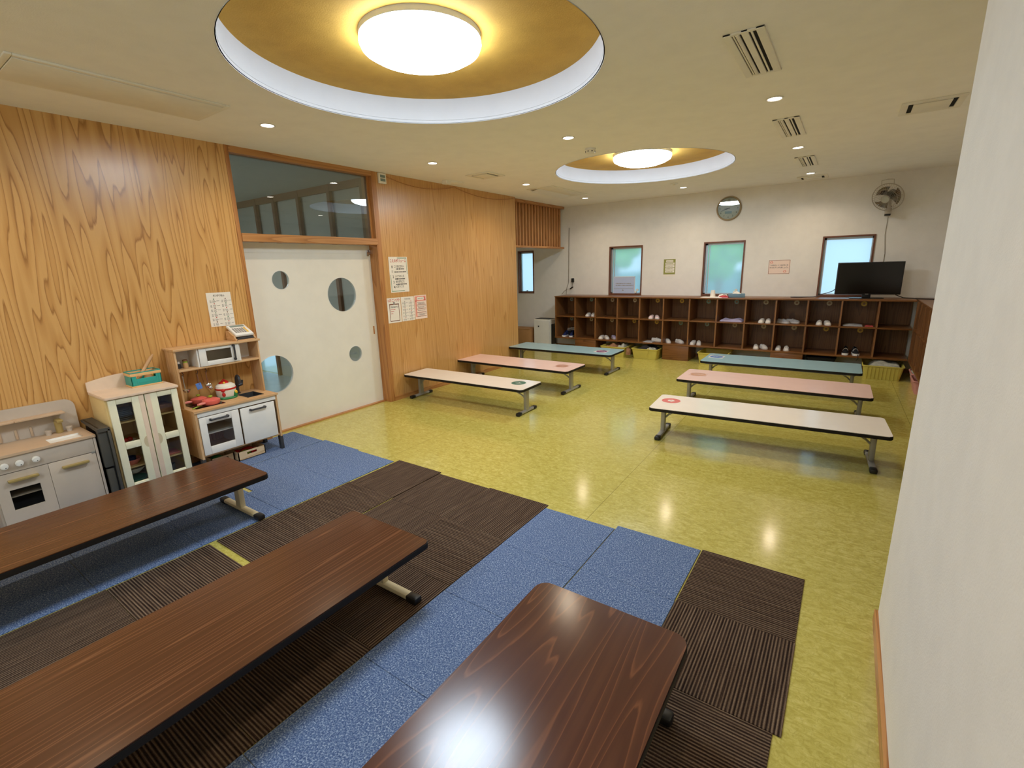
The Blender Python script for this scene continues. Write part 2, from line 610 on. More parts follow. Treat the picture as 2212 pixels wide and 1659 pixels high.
def hole_cell(t, cx, cy, r, x0, x1, y0, y1, z, n=96):
    """flat ring between a circle and its cell's rectangle"""
    ring, edge = [], []
    corners = [math.atan2(y - cy, x - cx) % (2 * PI) for x in (x0, x1) for y in (y0, y1)]
    angs = sorted(set([2 * PI * k / n for k in range(n)] + corners))
    for a in angs:
        c, s_ = math.cos(a), math.sin(a)
        ring.append(t.verts.new((cx + r * c, cy + r * s_, z)))
        k = min([((x1 if c > 0 else x0) - cx) / c if abs(c) > 1e-9 else 1e9, ((y1 if s_ > 0 else y0) - cy) / s_ if abs(s_) > 1e-9 else 1e9])
        edge.append(t.verts.new((cx + k * c, cy + k * s_, z)))
    m = len(angs)
    for i in range(m):
        t.faces.new((ring[i], edge[i], edge[(i + 1) % m], ring[(i + 1) % m]))


RINGS = [(2.52, 2.30, 1.04), (2.455, 6.09, 1.042)]
mb = MB()
t = bmesh.new()
for (cx, cy, r), (y0, y1) in zip(RINGS, ((1.0, 4.2), (4.2, 7.9))):
    hole_cell(t, cx, cy, r, 1.2, 3.8, y0, y1, H)
def quad(t, x0, y0, x1, y1):
    t.faces.new([t.verts.new(p) for p in ((x0, y0, H), (x0, y1, H), (x1, y1, H), (x1, y0, H))])
quad(t, -0.17, YB, 1.2, 6.8)
quad(t, XL, 6.8, 1.2, YF)
quad(t, 3.8, YB, XR, YF)
quad(t, 1.2, YB, 3.8, 1.0)
quad(t, 1.2, 7.9, 3.8, YF)
mb._add(t)
ceil_ob = struct('ceiling', mb, M_ceil)
for i, (cx, cy, r) in enumerate(RINGS):
    m = MB().lathe([(r + 0.006, -0.004), (r + 0.006, 0.0), (r, 0.0), (r, 0.172), (r + 0.03, 0.172), (r + 0.03, 0.01)], (cx, cy, H), 96)
    m.lathe([(r - 0.0005, 0.018), (r - 0.003, 0.02), (r - 0.0005, 0.022)], (cx, cy, H), 96)
    obj('recess_band', m, M_band, ceil_ob)
    obj('recess_panel', MB().cyl((cx, cy, H + 0.185), r + 0.03, 0.026, n=96), M_ochre, ceil_ob)

# left wall: near panel, far panel
DY0, DY1 = 2.345, 4.035          # door opening along y
struct('wall_left', MB().box((-0.17, YB, 0), (0.0, DY0, H)), M_wood)
o = struct('wall_left_far', MB().box((-0.17, DY1 + 0.0, 0), (0.0, 6.93, H)), M_wood2)
# jambs and rails of the door opening
struct('trim_1', MB().box((-0.17, DY0, 0), (0.006, DY0 + 0.035, H)), M_trim)
struct('trim_2', MB().box((-0.175, 3.965, 0), (0.004, DY1, H)), M_trim)
struct('trim_3', MB().box((-0.10, DY0 + 0.035, 1.955), (0.022, 3.97, 2.028), 0.003), M_trimy)
struct('trim_4', MB().box((-0.10, DY0 + 0.035, 2.725), (0.008, 3.965, H)), M_trimy)
struct('baseboard_left', MB().box((0.0, DY1, 0.0), (0.009, 6.93, 0.055)), M_trimy)
struct('baseboard_left_near', MB().box((0.0, YB, 0.0), (0.009, DY0, 0.055)), M_trimy)
struct('trim_5', MB().box((-0.172, DY0, -0.001), (-0.095, 3.97, 0.014)), M_trimy)
# transom window
wn = struct('window_5', MB().box((-0.075, DY0 + 0.035, 2.028), (-0.045, DY0 + 0.047, 2.725)).box((-0.075, 3.937, 2.028), (-0.045, 3.965, 2.725)), M_trim)
obj('pane', MB().box((-0.063, DY0 + 0.047, 2.028), (-0.059, 3.937, 2.725)), M_tinted, wn, smooth=False)

# sliding door with round portholes
HOLES = [(2.784, 1.587, 0.097), (3.508, 1.395, 0.196), (3.606, 0.682, 0.096), (2.587, 0.628, 0.199)]
d0, d1, dt = DY0 + 0.0, 3.963, 1.955
t = bmesh.new()
cells = [(d0, 3.10, 0.012, 1.12, 3), (d0, 3.10, 1.12, dt, 0), (3.10, d1, 0.012, 1.0, 2), (3.10, d1, 1.0, dt, 1)]
for sx in (-0.14, -0.172):
    for (ya, yb, za, zb, hi) in cells:
        y, z, r = HOLES[hi]
        c = bmesh.new()
        hole_cell(c, y, z, r, ya, yb, za, zb, 0, 64)
        bmesh.ops.transform(c, matrix=Matrix(((0, 0, 1, sx), (1, 0, 0, 0), (0, 1, 0, 0), (0, 0, 0, 1))), verts=c.verts)
        me = D.meshes.new('tmp'); c.to_mesh(me); c.free(); t.from_mesh(me); D.meshes.remove(me)
mb = MB()
mb._add(t)
for (y, z, r) in HOLES:
    n = 64
    for rr, x0, x1 in ((r, -0.172, -0.14),):
        t = bmesh.new()
        A = [t.verts.new((x0, y + rr * math.cos(2 * PI * k / n), z + rr * math.sin(2 * PI * k / n))) for k in range(n)]
        B = [t.verts.new((x1, y + rr * math.cos(2 * PI * k / n), z + rr * math.sin(2 * PI * k / n))) for k in range(n)]
        for k in range(n):
            t.faces.new((A[k], A[(k + 1) % n], B[(k + 1) % n], B[k]))
        mb._add(t)
mb.box((-0.171, d0, 0.011), (-0.141, d1, 0.013)).box((-0.172, d1 - 0.001, 0.012), (-0.14, d1 + 0.001, dt))
door = struct('door_1', mb, M_door)
for (y, z, r) in HOLES:
    obj('porthole_rim', MB().lathe([(r - 0.004, 0), (r - 0.004, 0.004), (r + 0.001, 0.004), (r + 0.001, 0)], n=64, M=Matrix.Translation((-0.141, y, z)) @ Matrix.Rotation(PI / 2, 4, 'Y')), M_white, door)
    obj('porthole_pane', MB().cyl((-0.158, y, z), r, 0.004, 'x', 64), M_smoke, door)
obj('head_strip', MB().box((-0.1395, d0 + 0.035, 1.86), (-0.136, d1 - 0.04, 1.953)), M_door, door)
obj('finger_pull', MB().box((-0.1405, 3.905, 0.885), (-0.137, 3.925, 0.985), 0.002), M_trim, door)
m = MB().box((-0.14, 3.905, 1.83), (-0.12, 3.93, 1.90), 0.004).box((-0.14, 3.94, 1.845), (-0.118, 3.963, 1.90), 0.004).cyl((-0.122, 3.935, 1.865), 0.012, 0.07, 'y', 16)
obj('latch', m, M_chrome, door)

# room behind the sliding door, seen through its portholes and the transom
M_hall = pbr('dim_hall_wall', S(196, 196, 186), 0.7, var=0.02)
M_hallfloor = pbr('hall_floor', S(190, 200, 204), 0.25, var=0.03)
M_hallwood = pbr('hall_wood', S(140, 104, 78), 0.5, var=0.06)
struct('wall_hall_end', MB().box((-4.05, YB, 0), (-3.9, 4.3, H)), M_hall)
mb = MB()
mb.box((-3.9, 4.19, 0), (-3.72, 4.33, H)).box((-3.02, 4.19, 0), (-0.17, 4.33, 1.9)).box((-3.72, 4.19, 1.25), (-3.02, 4.33, 1.9))
mb.box((-3.72, 4.21, 1.9), (-0.17, 4.33, H))
wh = struct('wall_hall_partition', mb, M_hall)
m = MB().box((-3.9, 4.15, 2.69), (-0.18, 4.19, 2.78)).box((-3.9, 4.15, 1.88), (-0.18, 4.19, 1.95))
for x in (-2.96, -2.45, -1.82, -1.10, -0.42):
    m.box((x - 0.03, 4.145, 0), (x + 0.03, 4.19, 2.78))
obj('partition_posts', m, M_hallwood, wh)
win6 = struct('window_6', MB().box((-3.72, 4.24, 0.0), (-3.70, 4.28, 1.25)).box((-3.04, 4.24, 0.0), (-3.02, 4.28, 1.25)), M_sash)
obj('pane', MB().box((-3.70, 4.255, 0.0), (-3.04, 4.262, 1.25)), M_frost, win6, smooth=False)
struct('ceiling_hall', MB().box((-4.05, YB, H), (-0.17, 4.33, H + 0.06)), M_hall)
struct('floor_hall', MB().box((-3.9, YB, 0.0), (-0.172, 4.19, 0.004)), M_hallfloor)
struct('wall_hall_back', MB().box((-4.05, YB - 0.15, 0), (-0.0, YB, H)), M_hall)
# air conditioner in the hall ceiling
ac = thing('hall_ceiling_vent', 'grey ceiling air vent seen through the transom glass above the door', 'air vent', (-2.9, 3.1, H))
obj('frame', MB().box((-3.4, 2.85, H - 0.012), (-2.45, 3.42, H), 0.003), M_grille, ac)
obj('grille', MB().box((-3.35, 3.1, H - 0.02), (-2.55, 3.3, H - 0.012), 0.002), M_white, ac)

# alcove left of the shelf, behind the lattice
struct('wall_alcove_near', MB().box((XL, 6.80, 0), (-0.17, 6.93, H)), M_wall)
struct('wall_alcove_left', MB().box((XL - 0.13, 6.80, 0), (XL, YF + 0.15, H)), M_wall)

# far wall with four window openings
WIN = [(-1.245, -0.845, 1.10, 1.985), (0.865, 1.517, 1.083, 1.983), (2.590, 3.236, 1.083, 1.977), (4.300, 4.942, 1.083, 1.972)]
mb = MB()
xs = XL
for (a, b, z0, z1) in WIN:
    mb.box((xs, YF, 0), (a, YF + 0.15, H))
    mb.box((a, YF, 0), (b, YF + 0.15, z0))
    mb.box((a, YF, z1), (b, YF + 0.15, H))
    xs = b
mb.box((xs, YF, 0), (XR + 0.15, YF + 0.15, H))
struct('wall_far', mb, M_wall)
for i, (a, b, z0, z1) in enumerate(WIN):
    f = 0.022
    mb = MB().box((a, YF - 0.012, z0), (a + f, YF + 0.14, z1)).box((b - f, YF - 0.012, z0), (b, YF + 0.14, z1)).box((a + f, YF - 0.012, z1 - f), (b - f, YF + 0.14, z1)).box((a + f, YF - 0.012, z0), (b - f, YF + 0.14, z0 + f * 1.2))
    fr = struct('window_%d' % (i + 1), mb, M_brownframe)
    g = f + 0.012
    s0 = 0.085 if i else 0.02      # wide stile on the left
    mb = MB().box((a + f, YF + 0.055, z0 + f), (a + f + 0.03, YF + 0.10, z1 - f)).box((b - f - 0.014, YF + 0.055, z0 + f), (b - f, YF + 0.10, z1 - f))
    mb.box((a + f, YF + 0.055, z1 - f - 0.03), (b - f, YF + 0.10, z1 - f)).box((a + f, YF + 0.055, z0 + f), (b - f, YF + 0.10, z0 + f + 0.02))
    if i in (1, 2):
        mb.box((a + f + 0.055, YF + 0.06, z0 + f), (a + f + 0.068, YF + 0.095, z1 - f))
    obj('sash', mb, M_sash, fr, smooth=False)
    obj('pane', MB().box((a + f + 0.02, YF + 0.075, z0 + f + 0.01), (b - f - 0.01, YF + 0.079, z1 - f - 0.02)), M_frost, fr, smooth=False)
    if i in (1, 2):
        m = MB().box((b - f - 0.115, YF + 0.03, z0 + 0.035), (b - f - 0.085, YF + 0.06, z0 + 0.075), 0.004).cyl((b - f - 0.07, YF + 0.04, z0 + 0.09), 0.024, 0.014, 'y', 20)
        obj('catch', m, M_ivory, fr)
    if i == 0:
        obj('catch', MB().box((b - 0.22, YF + 0.03, z0 + 0.04), (b - 0.19, YF + 0.06, z0 + 0.06), 0.003), M_steel, fr)

# right walls, back wall
struct('wall_right', MB().box((XR, 2.4, 0), (XR + 0.15, YF, H)), M_wall)
struct('wall_near_right', MB().box((4.99, YB, 0), (XR + 0.15, 2.487, H)), M_wall)
struct('wall_back', MB().box((0.0, YB - 0.15, 0), (XR + 0.15, YB, H)), M_wall)
struct('baseboard_near_right', MB().box((4.976, YB, 0), (4.99, 2.487, 0.06)).box((4.976, 2.487, 0), (5.4, 2.497, 0.06)), M_trimy)
struct('baseboard_far', MB().box((XL, YF - 0.01, 0), (XR, YF, 0.055)), M_trimy)

# outside the frosted windows
M_out = pbr('outside_ground', S(150, 160, 150), 0.9)
M_leaf = pbr('green_leaves', S(150, 226, 84), 0.8, var=0.15, vscale=9)
M_fence = pbr('pale_blue_fence', S(176, 206, 222), 0.7, var=0.03)
o = struct('ground_outside', MB().box((-8, YF + 0.15, -0.3), (12, 16, -0.2)), M_out)
fn = tag(obj('garden_fence', MB().box((-0.4, 12.2, -0.2), (3.3, 12.3, 1.45), 0.01), M_fence), 'pale fence standing outside behind the frosted windows', 'fence')


def shrub(name, c, r, sc, label, seed):
    q = random.Random(seed)
    m = MB()
    for k in range(46):
        a, b_ = q.uniform(0, 2 * PI), math.acos(q.uniform(-1, 1))
        d = Vector((math.sin(b_) * math.cos(a), math.sin(b_) * math.sin(a), math.cos(b_))) * r * q.uniform(0.45, 0.85)
        m.ball((c[0] + d.x * sc[0], c[1] + d.y * sc[1], c[2] + d.z * sc[2]), r * q.uniform(0.2, 0.36), (1, 1, 1), 10)
    rt = thing(name, label, 'tree', (c[0], c[1], -0.2))
    obj('crown', m, M_leaf, rt)
    obj('trunk', MB().cyl((c[0], c[1], (c[2] - 0.2) / 2), 0.07, c[2] + 0.2, n=10), M_hallwood, rt)


shrub('garden_tree', (2.35, 11.3, 2.3), 1.05, (1.0, 0.6, 1.0), 'bright green tree blurred behind the middle frosted window', 3)
shrub('garden_tree', (-0.15, 11.6, 2.2), 0.55, (1, 0.6, 1.2), 'small green tree blurred behind the frosted window beside the green notice', 4)

# ================================================================== CEILING FIXTURES
for i, (x, y, lab) in enumerate([(2.53, 2.29, 'large round glowing ceiling lamp in the nearer ochre recess'), (2.455, 6.10, 'large round glowing ceiling lamp in the farther ochre recess'),
                               (2.5, -1.35, 'unseen large round glowing ceiling lamp added for light behind the photographer')]):  # the third lamp is unseen, added to brighten ceiling and walls
    ztop = H + 0.172 if y > 0 else H
    r = thing('ceiling_lamp', lab, 'ceiling lamp', (x, y, ztop), 'round ceiling lamps')
    obj('lamp_base', MB().lathe([(0, 0.0), (0.345, 0.0), (0.345, -0.03), (0.325, -0.034), (0, -0.034)], (x, y, ztop), 64), M_lampbase, r)
    obj('diffuser', MB().lathe([(0.343, -0.03), (0.346, -0.05), (0.335, -0.075), (0.29, -0.10), (0.22, -0.122), (0.13, -0.136), (0, -0.142)], (x, y, ztop), 64), M_lampglow, r)

DL = [(0.83, 2.295, 'small round downlight above the sliding door, nearest the wooden wall'),
      (0.82, 4.144, 'small round downlight second along the wooden wall, past the big recess'),
      (2.458, 4.204, 'small round downlight between the two big round ceiling recesses'),
      (0.807, 6.033, 'small round downlight third along the wooden wall, before the fluorescent panel'),
      (0.788, 7.928, 'small round downlight over the left end of the shoe shelf'),
      (2.426, 7.998, 'small round downlight between the farther recess and the wall clock'),
      (4.114, 4.251, 'small round downlight between the two nearest slotted vents'),
      (4.107, 6.155, 'small round downlight between the second and third slotted vents'),
      (4.103, 8.042, 'small round downlight beside the smallest far ceiling vent')]
for x, y, lab in DL:
    r = thing('downlight', lab, 'downlight', (x, y, H), 'recessed downlights')
    obj('trim_ring', MB().lathe([(0.045, 0.0), (0.058, -0.001), (0.06, -0.004), (0.052, -0.006), (0.045, -0.003)], (x, y, H), 32), M_white, r)
    obj('bulb_face', MB().cyl((x, y, H - 0.0015), 0.047, 0.002, n=32), M_downglow, r)
    L = D.lights.new('downlight_beam', 'AREA')
    L.shape = 'DISK'
    L.size = 0.09
    L.energy = DOWN_W
    L.color = DOWN_C
    L.spread = math.radians(140)
    lo = D.objects.new('downlight_beam', L)
    COL.objects.link(lo)
    lo.parent = r
    lo.location = (0, 0, -0.012)
# unseen downlights added behind the camera for more light
for x, y in ((0.83, 0.42), (4.11, 0.42), (2.46, -1.5)):
    r = thing('downlight', 'unseen small round downlight added behind the photographer', 'downlight', (x, y, H), 'recessed downlights')
    obj('trim_ring', MB().lathe([(0.045, 0.0), (0.058, -0.001), (0.06, -0.004), (0.052, -0.006), (0.045, -0.003)], (x, y, H), 32), M_white, r)
    obj('bulb_face', MB().cyl((x, y, H - 0.0015), 0.047, 0.002, n=32), M_downglow, r)
    L = D.lights.new('downlight_beam', 'AREA')
    L.shape = 'DISK'; L.size = 0.09; L.energy = DOWN_W; L.color = DOWN_C; L.spread = math.radians(140)
    lo = D.objects.new('downlight_beam', L)
    COL.objects.link(lo)
    lo.parent = r
    lo.location = (0, 0, -0.012)
# unseen lamp added to brighten the hall behind the door
x, y = -2.1, 0.6
r = thing('ceiling_lamp', 'unseen round ceiling lamp added to brighten the hall behind the sliding door', 'ceiling lamp', (x, y, H), 'round ceiling lamps')
obj('lamp_base', MB().lathe([(0, 0.0), (0.30, 0.0), (0.30, -0.03), (0, -0.03)], (x, y, H), 48), M_lampbase, r)
obj('diffuser', MB().lathe([(0.298, -0.03), (0.30, -0.05), (0.26, -0.10), (0.15, -0.13), (0, -0.14)], (x, y, H), 48), emit('hall_fill_glow', (0.86, 0.95, 1.0), 42.0), r)

# slotted air vents in a row
for i, (y0, y1, lab) in enumerate([(2.955, 3.645, 'largest slotted ceiling vent, nearest of the row of three'), (4.85, 5.55, 'slotted ceiling vent in the middle of the row of three'), (6.715, 7.39, 'slotted ceiling vent farthest of the row of three')]):
    x0, x1 = 4.026, 4.221
    r = thing('slotted_vent', lab, 'air vent', ((x0 + x1) / 2, (y0 + y1) / 2, H), 'slotted ceiling vents')
    m = MB()
    for a, b in ((0, 0.038), (0.086, 0.118), (0.155, 0.195)):
        m.box((x0 + a, y0, H - 0.012), (x0 + b, y1, H), 0.002)
    m.box((x0, y0, H - 0.010), (x1, y0 + 0.02, H), 0.002).box((x0, y1 - 0.02, H - 0.010), (x1, y1, H), 0.002)
    obj('frame', m, M_ivory, r)
    obj('slot_void_shade', MB().box((x0 + 0.02, y0 + 0.01, H - 0.0035), (x1 - 0.02, y1 - 0.01, H - 0.002)), M_dark, r)  # flat dark sheet paints the shade inside the slots
    m = MB()
    m.box((x0 + 0.042, y0 + 0.02, H - 0.006), (x0 + 0.05, y1 - 0.02, H - 0.003))
    m.tube([(x0 + 0.064, y0 + 0.02, H - 0.003), (x0 + 0.064, y1 - 0.02, H - 0.003)], 0.011, 10)
    m.box((x0 + 0.128, y0 + 0.02, H - 0.009), (x0 + 0.137, y1 - 0.02, H - 0.003))
    obj('blade', m, M_grille, r)


def ceiling_ac(name, label, x0, x1, y0, y1, flap_axis, cat='air conditioner', open_=True, lit=None):
    r = thing(name, label, cat, ((x0 + x1) / 2, (y0 + y1) / 2, H))
    e = 0.045 if open_ else 0.03
    obj('frame', MB().box((x0, y0, H - 0.012), (x1, y0 + e, H), 0.003).box((x0, y1 - e, H - 0.012), (x1, y1, H), 0.003).box((x0, y0 + e, H - 0.012), (x0 + e, y1 - e, H), 0.003).box((x1 - e, y0 + e, H - 0.012), (x1, y1 - e, H), 0.003), M_ivory, r)
    obj('inner_void_shade', MB().box((x0 + e, y0 + e, H - 0.004), (x1 - e, y1 - e, H - 0.001)), M_dark, r)  # dark sheet behind the panel, painted-in shade of the gaps
    g = 0.012 if open_ else 0.003
    obj('face_panel', MB().box((x0 + e + (0.03 if open_ else 0.004), y0 + e + g, H - 0.016), (x1 - e - (0.03 if open_ else 0.004), y1 - e - (g if open_ else 0.004), H - 0.004), 0.004), M_grille, r)
    return r


ceiling_ac('ceiling_air_conditioner', 'ceiling air conditioner outlet beside the white wall end at right', 4.882, 5.262, 5.03, 5.41, 0)
ceiling_ac('ceiling_air_conditioner', 'small ceiling vent with flap near the top of the far wall', 3.92, 4.29, 8.28, 8.60, 0, 'air vent')
ceiling_ac('ceiling_air_conditioner', 'square ceiling vent panel in front of the wooden wall', 0.63, 0.99, 4.92, 5.27, 0, 'air vent')
r = ceiling_ac('ceiling_access_panel', 'long flush ceiling panel above the toy kitchens at left', 0.60, 1.075, 0.80, 1.90, 0, 'ceiling panel', False)
# fluorescent / diffuser panel near the lattice
x0, x1, y0, y1 = 0.575, 1.04, 6.40, 7.50
r = thing('ceiling_cassette', 'long ceiling cassette with a pale blue opening near the slatted screen', 'air conditioner', ((x0 + x1) / 2, (y0 + y1) / 2, H))
obj('frame', MB().box((x0, y0, H - 0.01), (x1, y0 + 0.04, H), 0.003).box((x0, y1 - 0.04, H - 0.01), (x1, y1, H), 0.003).box((x0, y0 + 0.04, H - 0.01), (x0 + 0.03, y1 - 0.04, H), 0.003).box((x1 - 0.03, y0 + 0.04, H - 0.01), (x1, y1 - 0.04, H), 0.003), M_ivory, r)
obj('face_panel', MB().box((x0 + 0.2, y0 + 0.04, H - 0.012), (x1 - 0.03, y1 - 0.04, H - 0.002), 0.003), M_grille, r)
m = MB().prism([(x0 + 0.035, H - 0.035), (x0 + 0.04, H - 0.04), (x0 + 0.195, H - 0.008), (x0 + 0.195, H - 0.002)], y0 + 0.06, y1 - 0.06, 'xz')
obj('flap', m, M_white, r)
# detectors
r = thing('smoke_detector', 'white smoke detector beside the farther round recess', 'smoke detector', (2.43, 4.72, H))
obj('base', MB().cyl((2.43, 4.72, H - 0.008), 0.055, 0.016, n=32), M_white, r)
obj('sensor_head', MB().lathe([(0.048, -0.016), (0.05, -0.03), (0.042, -0.046), (0.0, -0.048)], (2.43, 4.72, H), 32), M_ivory, r)
for k in range(8):
    a = 2 * PI * k / 8
    m = MB().box((2.43 + 0.047 * math.cos(a) - 0.006, 4.72 + 0.047 * math.sin(a) - 0.006, H - 0.034), (2.43 + 0.047 * math.cos(a) + 0.006, 4.72 + 0.047 * math.sin(a) + 0.006, H - 0.028))
    obj('sensor_slot_shade', m, M_dark, r)  # dark block stands in for the shaded slot
r = thing('smoke_detector', 'flat ceiling detector just past the farther round recess', 'smoke detector', (2.43, 7.51, H))
obj('base', MB().lathe([(0, -0.012), (0.05, -0.012), (0.056, -0.004), (0.056, 0)], (2.43, 7.51, H), 32), M_white, r)
obj('sensor_head', MB().cyl((2.43, 7.51, H - 0.018), 0.018, 0.014, n=20), M_ivory, r)
r = thing('emergency_light', 'oval emergency light hanging at the top of the wooden wall', 'emergency light', (0.22, 5.16, H))
obj('housing', MB().lathe([(0, -0.03), (0.09, -0.03), (0.12, -0.015), (0.12, 0)], (0.22, 5.2, H), 32, 0.75, 1.2), M_ivory, r)
obj('mount_arm', MB().box((0.18, 4.98, H - 0.05), (0.26, 5.06, H), 0.006), M_ivory, r)
# little wired box and slack cable at the top of the wooden wall
r = thing('wall_sensor_box', 'small ivory box with two grey windows above the posters', 'sensor box', (0.0, 4.115, 2.715))
obj('housing', MB().box((0.0, 4.063, 2.657), (0.028, 4.175, 2.773), 0.006), M_ivory, r)
obj('window', MB().box((0.027, 4.083, 2.722), (0.030, 4.158, 2.752), 0.002).box((0.027, 4.083, 2.682), (0.030, 4.158, 2.712), 0.002), M_lcd, r)
pts = []
for a, b in (((4.18, 2.75), (5.42, 2.765)), ((5.42, 2.765), (6.92, 2.76))):
    for k in range(13):
        u = k / 12
        pts.append((0.006, a[0] + (b[0] - a[0]) * u, a[1] + (b[1] - a[1]) * u - 0.075 * 4 * u * (1 - u)))
tag(obj('slack_cable', MB().tube(pts, 0.0045, 6), M_trim), 'thin brown cable sagging along the top of the wooden wall', 'cable')

# slatted wooden screen hung from the ceiling
r = thing('slatted_screen', 'slatted wooden screen hanging from the ceiling over the alcove', 'screen', (-0.12, 7.8, 1.99))
obj('top_rail', MB().box((-0.19, 6.93, 2.735), (-0.075, 8.76, H), 0.003), M_trimy, r)
obj('bottom_rail', MB().box((-0.19, 6.93, 1.985), (-0.075, 8.76, 2.02), 0.003), M_trimy, r)
m = MB()
for k in range(18):
    y = 6.955 + k * (8.68 - 6.955) / 17
    m.box((-0.175, y - 0.019, 2.02), (-0.125, y + 0.019, 2.735), 0.002)
obj('slats', m, M_slat, r)

# ================================================================== TABLES
def table(name, label, cx, cy, z, length, width, rot, top, steel, sticker=None, corner=0.035, edge=M_blackedge, zf=0.0, long_axis='x', group='low folding tables', edge_t=0.03):
    """folding table; built along x then turned"""
    r = thing(name, label, 'table', (0, 0, 0), group)
    L2, W2 = length / 2, width / 2
    zt = z - zf
    swap = long_axis == 'y'
    def P(poly):
        return [(-b, a) for a, b in poly] if swap else poly
    def bx(m, a, b, bev=0.0):
        if swap:
            xs_, ys_ = sorted((-a[1], -b[1])), sorted((a[0], b[0]))
            return m.box((xs_[0], ys_[0], a[2]), (xs_[1], ys_[1], b[2]), bev)
        return m.box(a, b, bev)
    def q(p):
        return (-p[1], p[0], p[2]) if swap else p
    obj('tabletop', MB().prism(P(rrect(-L2 + 0.003, -W2 + 0.003, L2 - 0.003, W2 - 0.003, corner)), zt - 0.004, zt), top, r)
    obj('edge_band', MB().prism(P(rrect(-L2, -W2, L2, W2, corner)), zt - edge_t - 0.002, zt - 0.002, bev=0.004), edge, r)
    m = MB()
    a0, b0 = L2 - 0.075, W2 - 0.07
    bx(m, (-a0, -b0, zt - edge_t - 0.022), (a0, -b0 + 0.022, zt - edge_t - 0.002))
    bx(m, (-a0, b0 - 0.022, zt - edge_t - 0.022), (a0, b0, zt - edge_t - 0.002))
    for s in (-1, 1):
        bx(m, (s * a0 - 0.012, -b0, zt - edge_t - 0.022), (s * a0 + 0.012, b0, zt - edge_t - 0.002))
    obj('apron_frame', m, steel, r)
    for s in (-1, 1):
        x = s * (L2 - 0.085)
        m = MB()
        bx(m, (x - 0.019, -0.034, 0.03), (x + 0.019, 0.034, zt - edge_t - 0.004), 0.006)
        leg = obj('leg', m, steel, r)
        m = MB()
        ft = W2 - 0.03
        bx(m, (x - 0.023, -ft, 0.008), (x + 0.023, ft, 0.036), 0.01)
        obj('foot', m, steel, leg)
        for e in (-1, 1):
            m = MB()
            ya, yb = sorted((e * ft, e * (ft - 0.065)))
            bx(m, (x - 0.026, ya - 0.004, 0.0), (x + 0.026, yb + 0.004, 0.038), 0.011)
            obj('foot_cap', m, M_black, leg)
        obj('brace', MB().tube([q((x - s * 0.02, 0.0, zt * 0.52)), q((x - s * 0.05, -0.01, zt * 0.62)), q((x - s * 0.15, -0.06, zt - edge_t - 0.02)), q((x - s * 0.17, -0.07, zt - edge_t - 0.012))], 0.009, 8), steel, leg)
    if sticker:
        su, sv, pc, paper, col, ic = sticker
        pl = Plane((su, sv, zt), (1, 0, 0), (0, 1, 0))
        st = obj('sticker', pl.rect(MB(), -0.098, -0.098, 0.098, 0.098, 0.0, 0.0006), paper, r, smooth=False)
        obj('round_print', pl.disc(MB(), 0, 0, 0.088, 0.0006, 0.0009), pc, st, smooth=False)
        m = MB()
        if ic == 'bird':
            pl.poly(m, [(-0.04, -0.02), (-0.005, 0.0), (0.0, 0.03), (0.02, 0.004), (0.045, -0.004), (0.02, -0.016), (0.0, -0.026)], 0.0009, 0.0012)
        elif ic == 'flower':
            for k in range(5):
                pl.disc(m, 0.02 * math.cos(k * 1.257), 0.02 * math.sin(k * 1.257), 0.014, 0.0009, 0.0012, 14)
        else:
            pl.disc(m, -0.035, 0.0, 0.016, 0.0009, 0.0012, 14)
            pl.disc(m, 0.004, 0.008, 0.02, 0.0009, 0.0012, 14)
            pl.disc(m, 0.045, -0.002, 0.015, 0.0009, 0.0012, 14)
        obj('emblem', m, col, st, smooth=False)
    r.location = (cx, cy, zf)
    r.rotation_euler = (0, 0, math.radians(rot))
    return r


Z = 0.327
GL = 'pale low folding tables'
inkc = {k: pbr(k, c, 0.4, var=0.01) for k, c in dict(print_green=S(62, 108, 92), print_rose=S(212, 106, 98), print_brown=S(178, 128, 104), print_tan=S(186, 138, 108), print_purple=S(112, 48, 96), print_blue=S(84, 122, 176)).items()}
M_sheen = pbr('laminated_sheet', S(238, 230, 220), 0.15, var=0.01)
M_sheenp = pbr('laminated_sheet_pink', S(232, 196, 182), 0.15, var=0.01)
table('low_table', 'low white folding table with a round green sticker, beside the wooden wall', 0.943, 4.43, Z, 1.835, 0.455, 1.8, M_laminate_w, M_steel, (0.70, 0.05, inkc['print_green'], M_laminate_w, M_sheen, 'bird'), group=GL)
table('low_table', 'low pink folding table beside the wooden wall, between the white and blue ones', 0.915, 5.575, Z, 1.87, 0.56, 0.3, M_laminate_p, M_steel, (0.70, 0.02, inkc['print_brown'], M_sheenp, M_sheenp, 'bird'), group=GL)
table('low_table', 'low aqua folding table with a purple sticker, at the left below the slatted screen', 0.935, 6.91, Z, 1.88, 0.58, 0.2, M_laminate_b, M_steel, (0.68, -0.03, inkc['print_purple'], M_sheen, M_sheen, 'paw'), group=GL)
table('low_table', 'low white folding table with a round red sticker, beside the white wall end', 4.178, 4.60, Z, 1.845, 0.535, 4.0, M_laminate_w, M_steel, (-0.785, 0.055, inkc['print_rose'], M_laminate_w, M_sheen, 'flower'), group=GL)
table('low_table', 'low pink folding table on the right, between the white and the aqua ones', 4.085, 5.89, Z, 1.87, 0.635, 1.2, M_laminate_p, M_steel, (-0.76, 0.03, inkc['print_tan'], M_sheenp, M_sheenp, 'paw'), group=GL)
table('low_table', 'low aqua folding table with a blue sticker, right side nearest the shoe shelf', 4.035, 7.115, Z, 1.83, 0.66, 0.6, M_laminate_b, M_steel, (-0.775, 0.07, inkc['print_blue'], M_sheen, M_sheen, 'paw'), group=GL)
GD = 'dark wood low folding tables'
TT = 0.0066
